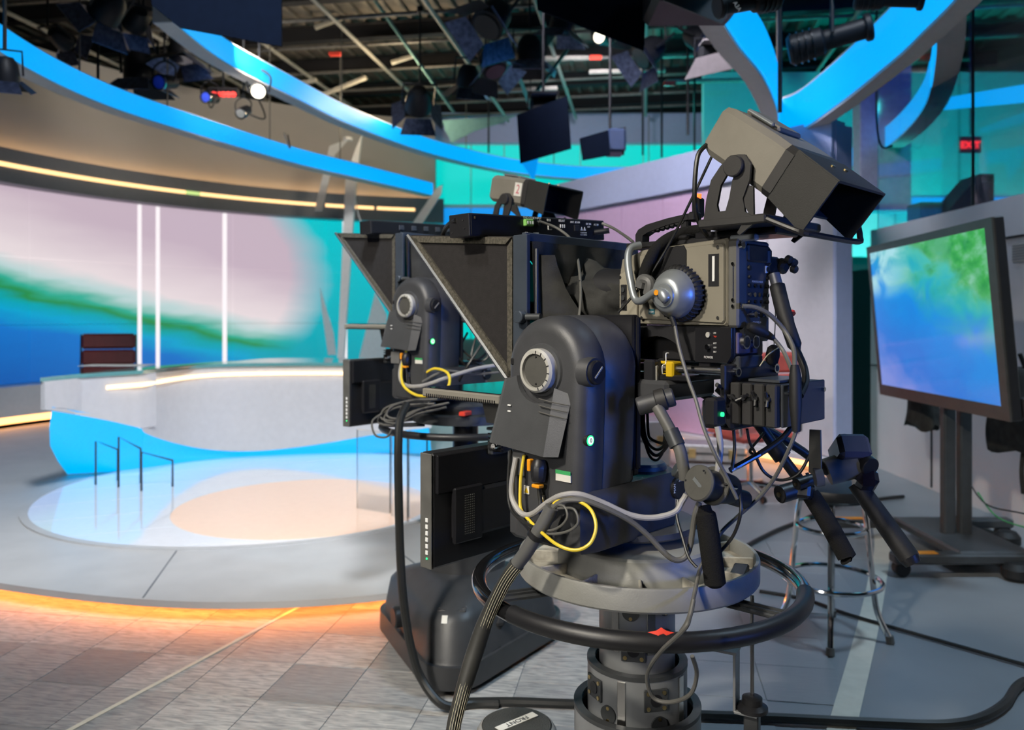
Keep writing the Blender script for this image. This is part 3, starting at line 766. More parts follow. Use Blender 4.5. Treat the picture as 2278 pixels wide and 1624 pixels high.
MB().slab([Vector((P(752, 0, D_).x, D_, .10)), P(752, 790, D_), P(770, 395, D_), P(793, 330, D_), P(806, 300, D_), P(792, 420, D_), P(766, 790, D_), Vector((P(766, 0, D_).x, D_, .10))], .08).build('post', 'cwhite', sc_)
MB().slab([P(902, 520, D_), P(970, 420, D_), P(985, 410, D_), P(982, 432, D_), P(925, 520, D_)], .03).build('blade', 'frost', sc_)
MB().slab([P(700, 470, D_), P(733, 325, D_), P(778, 308, D_), P(745, 345, D_), P(716, 470, D_)], .02).build('blade', 'frost', sc_)
MB().slab([P(730, 790, D_), P(716, 690, D_), P(712, 640, D_), P(742, 740, D_), P(748, 790, D_)], .02).build('blade', 'frost', sc_)
MB().slab([P(798, 800, D_), P(835, 650, D_), P(860, 700, D_), P(858, 800, D_)], .02).build('blade', 'frost', sc_)
MB().cyl(P(774, 312, D_), P(774, 306, D_), .07, n=16).build('top_cap', 'cwhite', sc_)
MB().tube([P(787, 420, D_), P(797, 478, D_), P(806, 500, D_)], .008, 6).build('stay', 'cwhite', sc_)
# floor tag of teal sail in the ceiling
lone(MB().slab([P(985, 268, 11), P(1075, 262, 11), P(1148, 256, 11), P(1120, 272, 11), P(1055, 292, 11), P(1005, 318, 11), P(990, 290, 11)], .02), 'fabric_sail', mat('teal_sail', (.20, .45, .45), .7), 'pale teal sail-shaped panel hanging under the lighting grid', 'panel')
pn = thing('pennant_panel', 'small blue triangular light panel below the hanging black flag', 'panel', P(1188, 405, 10.5))
MB().slab([P(1160, 362, 10.5), P(1198, 352, 10.5), P(1188, 405, 10.5)], .02).build('panel_face', 'bluestripe', pn)
MB().cyl(P(1180, 358, 10.5), Vector((P(1180, 0, 10.5).x, 10.5, 5.48)), .008, n=6).build('hanging_rod', 'fix', pn)

# ================================================================== CEILING FIXTURES
def stem(p, t, ztop=4.85):
    MB().cyl(p, (p.x, p.y, max(ztop, p.z+.1)), .012, n=6).build('stem', 'fix', t)
    MB().box((p.x, p.y, max(ztop, p.z+.1)), (.07, .05, .07), .01).build('pipe_clamp', 'fix', t)
def flagpanel(name, label, quad, d, m='flag', k=1.0, tilt=0):
    q = [P(x, y, d+tilt*(y-quad[0][1])/100) for x, y in quad]
    c = sum(q, Vector())/len(q); t = thing(name, label, 'stage light', Vector((c.x, c.y, min(p.z for p in q))))
    MB().slab(q, .012).build('barn_door', m, t)
    tp = max(q, key=lambda p: p.z)
    bc = Vector((c.x, c.y+.28*k, tp.z+.06-.22*(1-k)))
    MB().box(bc, (.5*k, .42*k, .28*k), .03).build('lamp_housing', 'fix', t)
    MB().box((c.x, c.y+.10*k, bc.z+.15*k), (.46*k, .30*k, .02), .004).build('barn_door', m, t)
    MB().tube([bc+Vector((-.28*k, 0, 0)), bc+Vector((-.28*k, 0, .28*k)), bc+Vector((.28*k, 0, .28*k)), bc+Vector((.28*k, 0, 0))], .010, 6).build('yoke', 'fix', t)
    stem(bc+Vector((0, 0, .28*k)), t)
    return t
flagpanel('soft_light', 'very large dark blue soft light door at the top left edge', [(330, -70), (627, -70), (627, 104), (400, 62), (338, 12)], 4.6)
flagpanel('soft_light', 'very large dark blue soft light door at the top centre edge', [(1188, -70), (1441, -70), (1432, 113), (1196, 22)], 4.7)
flagpanel('soft_light', 'charcoal soft light door at the top edge left of the leaf-shaped loop', [(1478, -50), (1650, -50), (1638, 5), (1606, 54), (1476, 2)], 4.1, 'vfdark')
flagpanel('flag_light', 'black square flag hanging in front of the teal wall', [(1150, 256), (1262, 213), (1271, 331), (1157, 364)], 6.4, 'flag', .45)
t = flagpanel('flag_light', 'tilted pinkish grey reflector panel beside the leaf-shaped loop', [(1548, 130), (1672, 98), (1642, 150), (1522, 178)], 6.0, 'flagl', .5)
# square-nosed box fixture
c = P(1342, 320, 6.6); t = thing('box_light', 'small black box light hanging right of the black square flag', 'stage light', c)
MB().slab([P(1290, 308, 6.5), P(1352, 290, 6.6), P(1356, 346, 6.6), P(1297, 357, 6.5)], .02).build('front_flag', 'flag', t)
MB().box(P(1368, 318, 6.8), (.16, .26, .20), .02).build('lamp_housing', mat('fixture_navy', (.02, .04, .10), .5), t)
MB().tube([P(1386, 345, 6.7), P(1390, 283, 6.7), P(1356, 290, 6.7)], .01, 6).build('yoke', 'fix', t)
stem(P(1357, 290, 6.8), t, 4.9)
# fresnels with foil doors, blue ring light put into their colour
def fresnel(px, py, d, s, label, tilt=0.0, lens='screen', yaw=0):
    p = P(px, py, d); t = thing('fresnel_light', label, 'stage light', p-Vector((0, 0, .2*s)))
    m = Matrix.Translation(p) @ Euler((tilt, 0, yaw)).to_matrix().to_4x4()
    def tr(mb): mb.v = [m @ v for v in mb.v]; return mb
    tr(MB().lathe([(0, .20*s), (.07*s, .19*s), (.11*s, .13*s), (.125*s, .02*s), (.125*s, -.04*s), (.11*s, -.045*s), (0, -.045*s)], n=20)).build('lamp_housing', 'fix', t)
    tr(MB().cyl((0, 0, -.05*s), (0, 0, -.06*s), .10*s, n=20)).build('lens', lens, t)
    for k in range(4):
        a = k*math.pi/2; c_, s_ = math.cos(a), math.sin(a)
        rr = lambda x, y, z: Vector((x*c_-y*s_, x*s_+y*c_, z))
        tr(MB().slab([rr(.125*s, -.12*s, -.045*s), rr(.125*s, .12*s, -.045*s), rr(.24*s, .17*s, -.15*s), rr(.24*s, -.17*s, -.15*s)], .005)).build('barn_door', 'foil' if k != 1 else 'fix', t)
    tr(MB().tube([(-.15*s, 0, .02*s), (-.15*s, 0, .26*s), (.15*s, 0, .26*s), (.15*s, 0, .02*s)], .012*s, 6)).build('yoke', 'fix', t)
    stem(m @ Vector((0, 0, .26*s)), t, 4.95)
    return t
fresnel(1178, 128, 8.4, 1.15, 'foil-doored spotlight above the black square flag, pointing straight down', .1)
fresnel(1098, 150, 8.2, 1.05, 'foil-doored spotlight tipped left beside the downward one', -.5, yaw=.7)
fresnel(1040, 185, 8.6, 1.0, 'foil-doored spotlight lowest of the centre cluster', .35, yaw=.3)
fresnel(1090, 50, 7.4, 1.3, 'large dark spotlight at the top of the centre cluster', .7, yaw=2.4)
fresnel(1435, 122, 8.0, 1.15, 'blue-lit foil spotlight right of the big blue door', .9, yaw=1.9)
fresnel(930, 235, 9.4, 1.25, 'scoop-like spotlight hanging where the upper blue band turns', 1.0, yaw=.2)
fresnel(232, 30, 6.8, 1.1, 'blue-lit foil spotlight at the upper left behind the large door', .8, yaw=1.2)
fresnel(300, 52, 7.6, .9, 'smaller spotlight right of the upper left foil one', 1.1, yaw=.8)
fresnel(145, 92, 8.4, .9, 'spotlight with a round lens above the lower blue band', 1.2, yaw=-.3)
fresnel(312, 168, 8.2, 1.3, 'big dark dome light hanging just above the lower blue band', .1)
fresnel(405, 120, 8.0, 1.1, 'tall dark light near the start of the upper blue band', .15, yaw=2.8)
fresnel(14, 170, 5.0, .62, 'spotlight cut by the left edge under the lower blue band', .3, yaw=.4)
fresnel(1560, 88, 8.2, 1.0, 'spotlight behind the tilted pinkish reflector panel', 1.0, yaw=-2.2)
fresnel(1250, 60, 8.6, 1.1, 'spotlight partly hidden by the top centre door', .2, yaw=1)
# par cans with round lenses
def par(px, py, d, s, label, dirv, lens):
    p = P(px, py, d); dv = Vector(dirv).normalized(); t = thing('par_light', label, 'stage light', p-Vector((0, 0, .1*s)))
    MB().cyl(p-dv*.14*s, p+dv*.06*s, .055*s, .065*s, n=18, b=.006).build('can', 'fix', t)
    MB().cyl(p+dv*.06*s, p+dv*.066*s, .052*s, n=18).build('lens', lens, t)
    q = MB().lathe([(.054*s, 0), (.066*s, 0), (.066*s, .012*s), (.054*s, .012*s)], (0, 0, 0), 18).build('lens_ring', 'chrome', t, off=(0, 0, 0))
    qm = dv.to_track_quat('Z', 'Y').to_matrix().to_4x4(); qm.translation = p+dv*.058*s-Vector(t['_b']); q.data.transform(qm)
    MB().tube(spl([p+Vector((.08*s, 0, 0)), p+Vector((.09*s, .02, .12*s)), p+Vector((0, .02, .18*s)), p+Vector((-.09*s, .02, .12*s)), p+Vector((-.08*s, 0, 0))], 4), .008*s, 6).build('yoke', 'fix', t)
    stem(p+Vector((0, .02, .18*s)), t, 4.95)
M['lensblue'] = mat('blue_lens', (.05, .10, .75), .15, spec=.8)
par(364, 183, 7.8, 1.2, 'par light with a blue lens hanging above the lower blue band', (-.2, -1, -.3), 'lensblue')
par(465, 217, 8.6, 1.0, 'par light with a blue lens left of the glowing red lamps', (-.2, -1, -.2), 'lensblue')
par(540, 250, 8.2, .9, 'small par light below the chrome one, dangling lowest', (-.1, -1, -.5), 'silver')
par(575, 205, 8.0, 1.3, 'pale chrome par light beside the upper blue band', (.3, -1, -.2), 'lamp')
par(1340, 84, 8.8, 1.3, 'par light with a lit white lamp under the top centre door', (-.6, -1, -.2), 'lamp')
t = thing('led_bar', 'short bar of glowing red lamps under the grid on the left', 'stage light', P(497, 220, 8.8))
MB().box(P(497, 205, 8.85), (.34, .08, .10), .01).build('bar_housing', 'fix', t)
for k in range(5): MB().cyl(P(475+k*11, 210, 8.80), P(475+k*11, 210, 8.76), .032, n=12).build('red_lamp', 'ledr', t)
stem(P(497, 200, 8.85), t, 4.95)
# ellipsoidal spotlights at upper right
def ellipsoidal(p, dv, s, label):
    dv = Vector(dv).normalized(); t = thing('ellipsoidal_spotlight', label, 'stage light', p-Vector((0, 0, .15*s)))
    MB().cyl(p-dv*.30*s, p-dv*.05*s, .11*s, .10*s, n=20, b=.02*s).build('lamp_housing', 'fix', t)
    MB().cyl(p-dv*.05*s, p+dv*.22*s, .075*s, n=20).build('lens_tube', 'fix', t)
    MB().cyl(p+dv*.22*s, p+dv*.27*s, .098*s, n=20, b=.01*s).build('gel_frame', 'fix', t)
    for k in range(4): MB().cyl(p-dv*(.27-.045*k)*s, p-dv*(.262-.045*k)*s, .118*s, n=20).build('cooling_fin', 'blackm', t)
    sd = dv.cross(Vector((0, 0, 1))).normalized()
    MB().tube([p+sd*.12*s, p+sd*.12*s+Vector((0, 0, .2*s)), p-sd*.12*s+Vector((0, 0, .2*s)), p-sd*.12*s], .012*s, 6).build('yoke', 'fix', t)
    stem(p+Vector((0, 0, .2*s)), t, 4.95)
    return t
ellipsoidal(P(1850, 85, 5.0), (1, -.35, .22), .88, 'long black ellipsoidal spotlight crossing the blue loop at upper right')
t = ellipsoidal(P(1660, 4, 3.6), (-1, -.2, -.25), .55, 'black spotlight with white markings at the very top above the viewfinder')
text('26', .03, 'white', t, P(1662, -12, 3.5), (1, -.1, .35), (0, 0, 1), 'marking', .001)
text('A3A', .026, 'white', t, P(1640, 14, 3.5), (.5, -.1, -.9), (.9, 0, .5), 'marking', .001)
ellipsoidal(P(1982, -4, 4.2), (1, -.3, -.15), .6, 'black spotlight cut by the top edge over the right loop')
for kr, (x, y0, y1, d) in enumerate([(1358, 100, 180, 8), (1530, 180, 300, 9), (1430, 200, 345, 10.5), (1472, 205, 350, 10.5), (1545, 230, 345, 10.5), (218, 60, 175, 8), (1735, 60, 250, 5.2), (1087, 215, 340, 11)]):
    lone(MB().cyl(P(x, y1, d), Vector((P(x, y1, d).x, d, 5.48)), .014, n=6), 'drop_rod', 'fix', 'thin dark rod hanging '+['just left of the big blue door edge', 'left of the grey viewfinder', 'before the lavender header, leftmost of three', 'before the lavender header, middle of three', 'before the lavender header, rightmost of three', 'in front of the lower blue band at upper left', 'inside the leaf-shaped blue loop', 'left of the black square flag'][kr], 'rod', 'rods hanging from the grid')
for kr, (x0, y0, x1, y1, x2, y2, d) in enumerate([(560, 190, 590, 262, 545, 250, 8.2), (1950, -60, 1952, 290, 1985, 325, 7), (640, 300, 645, 330, 632, 296, 9), (480, 220, 470, 240, 462, 225, 8.5)]):
    lone(MB().tube(spl([P(x0, y0, d), P(x1, y1, d), P(x2, y2, d)], 8), .009, 6), 'lamp_cable', 'cable', 'thin black cable looping '+['below the chrome par light', 'in front of the slate column on the right', 'under the upper blue band', 'beside the glowing red lamps'][kr], 'cable', 'loose cables of the hanging fixtures')
# diagonal stays in the grid
for kr, (a, b, d) in enumerate([((830, -5), (1010, 250), 9.6), ((1188, 210), (1262, 110), 8.4), ((1155, 170), (1180, 240), 8.6)]):
    lone(MB().cyl(P(*a, d), P(*b, d+1.2), .022, n=8), 'diagonal_stay', mat('teal_pipe', (.10, .24, .22), .5, .3), 'slanting teal-tinted tube '+['crossing the grid left of centre', 'leaning right above the black square flag', 'leaning left above the black square flag'][kr]+' in the grid', 'pipe', 'slanting tubes in the grid')

# ================================================================== TELEVISION ON STAND
def tvmat():
    m, n, L, b = nodemat('tv_picture')
    uv = n.new('ShaderNodeUVMap'); uv.uv_map = 'UVMap'; sp = n.new('ShaderNodeSeparateXYZ'); L.new(uv.outputs[0], sp.inputs[0])
    U, V = sp.outputs[0], sp.outputs[1]
    mp = n.new('ShaderNodeMapping'); mp.inputs['Scale'].default_value = (4.2, 4.4, 1); mp.inputs['Rotation'].default_value = (0, 0, -.6); L.new(uv.outputs[0], mp.inputs[0])
    nz = n.new('ShaderNodeTexNoise'); nz.inputs['Scale'].default_value = 1.1; nz.inputs['Detail'].default_value = 7; nz.inputs['Distortion'].default_value = .6; L.new(mp.outputs[0], nz.inputs[0])
    n0 = math_(n, L, 'SUBTRACT', nz.outputs['Fac'], .5)
    s = math_(n, L, 'ADD', math_(n, L, 'MULTIPLY_ADD', U, .50, math_(n, L, 'MULTIPLY', V, .95)), math_(n, L, 'MULTIPLY', n0, .55))
    r = ramp(n, [(0, (.22, .30, .75)), (.30, (.02, .20, .72)), (.62, (.01, .26, .80)), (.74, (.02, .33, .62)), (.82, (.03, .42, .50)), (.92, (.08, .50, .42)), (1, (.10, .40, .16))])
    L.new(math_(n, L, 'MULTIPLY', s, .86), r.inputs[0])
    # green ridge at the upper right, pale patch upper left
    g = math_(n, L, 'ADD', math_(n, L, 'MULTIPLY', math_(n, L, 'SUBTRACT', U, .62), 1.2), math_(n, L, 'MULTIPLY', n0, 3.2))
    g = math_(n, L, 'MULTIPLY', math_(n, L, 'MAXIMUM', math_(n, L, 'ADD', g, .25), 0.0), math_(n, L, 'MAXIMUM', math_(n, L, 'MULTIPLY_ADD', V, 4.5, -2.4), 0.0)); cg = n.new('ShaderNodeClamp'); L.new(g, cg.inputs[0])
    m1 = n.new('ShaderNodeMix'); m1.data_type = 'RGBA'; L.new(cg.outputs[0], m1.inputs[0]); L.new(r.outputs[0], m1.inputs[6]); gr_ = ramp(n, [(.30, (.01, .22, .02)), (.50, (.06, .40, .05)), (.62, (.16, .50, .22)), (.75, (.30, .62, .45))]); nz2 = n.new('ShaderNodeTexNoise'); nz2.inputs['Scale'].default_value = 2.6; nz2.inputs['Detail'].default_value = 6; L.new(mp.outputs[0], nz2.inputs[0]); L.new(nz2.outputs['Fac'], gr_.inputs[0]); L.new(gr_.outputs[0], m1.inputs[7])
    p = math_(n, L, 'MULTIPLY', math_(n, L, 'MAXIMUM', math_(n, L, 'MULTIPLY_ADD', V, 4, -2.5), 0.0), math_(n, L, 'MAXIMUM', math_(n, L, 'MULTIPLY_ADD', U, -4.2, 1.9), 0.0))
    p = math_(n, L, 'MULTIPLY', p, math_(n, L, 'MULTIPLY_ADD', n0, 4.5, .7)); cp = n.new('ShaderNodeClamp'); L.new(p, cp.inputs[0])
    m2 = n.new('ShaderNodeMix'); m2.data_type = 'RGBA'; L.new(cp.outputs[0], m2.inputs[0]); L.new(m1.outputs[2], m2.inputs[6]); m2.inputs[7].default_value = (.42, .72, .80, 1)
    L.new(m2.outputs[2], b.inputs['Emission Color']); b.inputs['Emission Strength'].default_value = .92
    b.inputs['Base Color'].default_value = (.01, .01, .01, 1); b.inputs['Roughness'].default_value = .12
    return m
M['tv'] = tvmat()
A, B = P(1932, 550, 5.33), P(2212, 482, 3.81); C_, D_ = P(2241, 932, 3.81), P(1963, 882, 5.33)
tv = thing('television', 'large flat television showing blue water and green hills, on a wheeled stand', 'television', ((D_+C_)/2))
xx = (B-A).normalized(); yy = (A-D_).normalized(); nn = xx.cross(yy).normalized()
if nn.x > 0: nn = -nn
cxy = (A+B+C_+D_)/4; W_ = (B-A).length; H_ = ((A-D_).length+(B-C_).length)/2
mr = Matrix((xx, yy, -nn)).transposed()
MB().box(cxy-nn*.028, (W_, H_, .052), .006, rot=mr).build('cabinet', 'black', tv)
def q4(u0, v0, u1, v1, f): return [cxy+xx*(u0-.5)*W_+yy*(v0-.5)*H_+nn*f, cxy+xx*(u1-.5)*W_+yy*(v0-.5)*H_+nn*f, cxy+xx*(u1-.5)*W_+yy*(v1-.5)*H_+nn*f, cxy+xx*(u0-.5)*W_+yy*(v1-.5)*H_+nn*f]
bz = mat('bezel_bronze', (.085, .080, .072), .35, .4)
for q in [(0, 0, 1, .07), (0, .955, 1, 1), (0, .07, .026, .955), (.955, .07, 1, .955)]:
    MB().slab(q4(*q, .003), .010).build('bezel', bz, tv)
sl = MB().slab(q4(.026, .07, .955, .955, .001), .006); o = sl.build('screen', 'tv', tv)
uvl = o.data.uv_layers.new(name='UVMap'); ob = Vector(tv['_b'])
for lp in o.data.loops:
    v = o.data.vertices[lp.vertex_index].co+ob-cxy
    uvl.data[lp.index].uv = ((v.dot(xx)/W_+.5-.026)/.929, (v.dot(yy)/H_+.5-.07)/.885)
MB().box(cxy+xx*.49*W_-yy*.44*H_-nn*.075, (.05, .10, .04), .005, rot=mr).build('side_port', 'black', tv)
# stand
S0 = Vector((2.60, 4.62, 0))
st = thing('television_stand', 'black twin-post wheeled stand with hazard tape on its legs under the television', 'stand', S0)
for dx in (-.055, .04): MB().box(S0+Vector((dx, 0, .72)), (.07, .06, 1.30), .01).build('post', 'coldark', st)
MB().box(S0+Vector((-.07, 0, 1.36)), (.04, .6, .5), .006).build('mount_plate', 'coldark', st)
for k, (a, b) in enumerate([((-.55, -.35), (.55, -.35)), ((-.62, .38), (.55, .38))]):
    lg = MB().box(S0+Vector(((a[0]+b[0])/2, a[1], .10)), (b[0]-a[0], .085, .055), .01).build('foot_beam', 'coldark', st)
    for x in (a[0]+.05, b[0]-.05):
        MB().cyl(S0+Vector((x, a[1]-.03, .045)), S0+Vector((x, a[1]+.03, .045)), .042, n=16, b=.006).build('castor', 'rubber', lg)
    MB().box(S0+Vector((a[0]+.14, a[1], .129)), (.20, .05, .003)).build('hazard_tape', 'orange', lg)
MB().box(S0+Vector((0, 0, .115)), (.40, .75, .05), .012).build('base_plate', 'coldark', st)
# coats hung behind
def coat(name, label, cx, cy, top, bot, w0, w1, dth, seed, strap=False):
    rnd = random.Random(seed); secs = []
    ph = [rnd.random()*6 for _ in range(4)]
    for i in range(12):
        f = i/11; z = top+(bot-top)*f; ww = w0+(w1-w0)*f
        ring = []
        for k in range(28):
            a = 2*math.pi*k/28; rr = 1+.10*math.sin(5*a+ph[0]+2*f)*f+.07*math.sin(3*a+ph[1]-3*f)
            ring.append(Vector((cx+dth*math.cos(a)*rr+.03*math.sin(4*f+ph[2]), cy+ww*math.sin(a)*rr, z+.025*math.sin(3*a+ph[3])*f)))
        secs.append(ring)
    t = thing(name, label, 'coat', (cx, cy, bot))
    MB().loft(secs).build('body', 'cloth', t, smooth=80)
    MB().tube([(cx, cy, top-.02), (cx-.04, cy, top+.08)], .012, 6).build('hanging_loop', 'cable', t)
    if strap: MB().tube(spl([(cx-.03, cy-.02, bot+.05), (cx-.03, cy, bot-.1), (cx-.02, cy, bot-.22)], 4), .012, 6).build('strap', 'cloth', t)
coat('hanging_jacket', 'black padded jacket hanging behind the near side of the television', 2.80, 4.30, 1.12, .66, .16, .27, .10, 3, True)
coat('hanging_bag', 'black cloth bag hanging at the far side of the stand posts', 2.62, 5.10, 1.12, .70, .06, .17, .07, 5)

# ================================================================== BAR STOOL
B0 = Vector((1.405, 3.48, .003)); st = thing('bar_stool', 'chrome bar stool with black round seat beside the camera ring', 'stool', B0)
MB().lathe([(0, .60), (.15, .60), (.168, .615), (.172, .635), (.165, .655), (.13, .665), (0, .668)], B0, 40).build('seat', 'black', st)
for k, a in enumerate([45, 135, 225, 315]):
    a = R(a+22); ca, sa = math.cos(a), math.sin(a)
    lg = MB().tube(spl([B0+Vector((.03*ca, .03*sa, .597)), B0+Vector((.115*ca, .115*sa, .592)), B0+Vector((.135*ca, .135*sa, .555)), B0+Vector((.150*ca, .150*sa, .42)), B0+Vector((.168*ca, .168*sa, .23)), B0+Vector((.185*ca, .185*sa, .12)), B0+Vector((.235*ca, .235*sa, .012))], 5), .0125, 10).build('leg', 'chrome', st)
    MB().cyl(B0+Vector((.235*ca, .235*sa, 0)), B0+Vector((.230*ca, .230*sa, .03)), .017, n=12).build('foot_tip', 'dgrey_cable', lg)
for (rr, z) in [(.142, .475), (.205, .245)]:
    MB().tube([B0+Vector((rr*math.cos(2*math.pi*i/40), rr*math.sin(2*math.pi*i/40), z)) for i in range(40)], .0105, 8, True).build('foot_ring', 'chrome', st)
# ================================================================== CASES UNDER THE CAMERA, FAR FLOOR
def case(base, size, rz, label):
    t = thing('flight_case', label, 'case', (0, 0, 0)); t.location = base; t.rotation_euler = (0, 0, R(rz)); a, b, h = size
    MB().box((0, 0, h/2+.02), (a, b, h), .015).build('shell', 'alum', t)
    MB().box((0, 0, h*.62), (a+.01, b+.01, .02)).build('lid_seam', 'coldark', t)
    for x in (-a*.3, a*.3):
        MB().box((x, -b/2-.008, h*.62), (.07, .02, .09), .004).build('latch', 'brass', t)
    for x in (-a*.45, a*.45):
        for y in (-b*.42, b*.42): MB().cyl((x, y-.02, .012), (x, y+.02, .012), .012, n=10).build('rubber_foot', 'rubber', t)
q = PZ(1420, 1035, 0); case((q.x, q.y, 0), (.5, .4, .42), 8, 'upright aluminium flight case behind the head of the numbered camera')
q = PZ(1590, 1030, 0); case((q.x, q.y+.1, 0), (.62, .36, .16), -14, 'low aluminium case lying on the floor under the converter boxes')

# ================================================================== FLOOR CABLES
def fcable(name, label, pix, r, m='cable', z=None, group=None, cat='cable'):
    pts = []
    for q in pix:
        if len(q) == 2: v = PZ(q[0], q[1], 0); v.z = r+.004
        else: v = P(*q)
        pts.append(v)
    return lone(MB().tube(spl(pts, 8), r, 8), name, m, label, cat, group)
fcable('floor_cable', 'thick black cable crossing the floor at the bottom right corner', [(2400, 1500), (2278, 1530), (2235, 1580), (2180, 1612), (2100, 1626), (1950, 1622), (1750, 1612), (1600, 1606), (1480, 1602)], .017)
fcable('floor_cable', 'thin black cable running from under the stool to the right edge', [(1690, 1320), (1790, 1338), (1880, 1370), (1980, 1400), (2120, 1440), (2330, 1500)], .008)
fcable('floor_cable', 'black cable lying behind the camera ring left of the stool', [(1560, 1300), (1640, 1235), (1720, 1190), (1780, 1165), (1860, 1130), (1960, 1115), (2010, 1110)], .014)
fcable('floor_cable', 'thick flat black cable along the floor behind the pedestal column', [(1010, 1575), (1130, 1573), (1250, 1577), (1400, 1582), (1500, 1588)], .016)
fcable('floor_cable', 'black cable curling in a loop under the television stand', [(2278, 1290), (2200, 1240), (2140, 1225), (2090, 1235), (2085, 1250), (2120, 1255), (2150, 1240), (2155, 1200), (2140, 1160)], .013)
for k, (a, b, lab) in enumerate([((2175, 1095, 4.4), (2330, 1190, 4.2), 'green thin wire hanging in a bow from the television stand'), ((2160, 1080, 4.45), (2300, 1150, 4.3), 'black thin wire hanging in a bow from the television stand')]):
    fcable('loose_wire', lab, [a, ((a[0]+b[0])/2-30, (a[1]+b[1])/2+10, 4.35), b, (b[0]+90, b[1]+60, 4.2)], .004, 'cable' if k else 'glabel')
for k, (x, y) in enumerate([(2240, 1215), (2262, 1290)]):
    q = PZ(x, y); lone(MB().lathe([(.0, 0), (.06, 0), (.075, .02), (.075, .06), (.05, .09), (0, .095)], (q.x, q.y, .002), 20), 'floor_connector', 'rubber', ['rounded black connector on the floor beyond the stand', 'rounded black connector on the floor at the right edge'][k], 'connector')
fcable('floor_cable', 'bundle of black leads on the floor behind the television stand', [(2110, 1150), (2170, 1175), (2230, 1200), (2262, 1240), (2290, 1280)], .012)
# ================================================================== CAMERA RIGS (rig axes: x right, y towards the lens, z up)
def arcpts(cy, cz, r, a0, a1, n=14): return [(cy+r*math.cos(R(a0+(a1-a0)*i/n)), cz+r*math.sin(R(a0+(a1-a0)*i/n))) for i in range(n+1)]
def boxo(name, m, t, c, d, b=.003, rot=None): return MB().box(c, d, b, rot).build(name, m, t)
X_, Y_, Z_ = Vector((1, 0, 0)), Vector((0, 1, 0)), Vector((0, 0, 1))

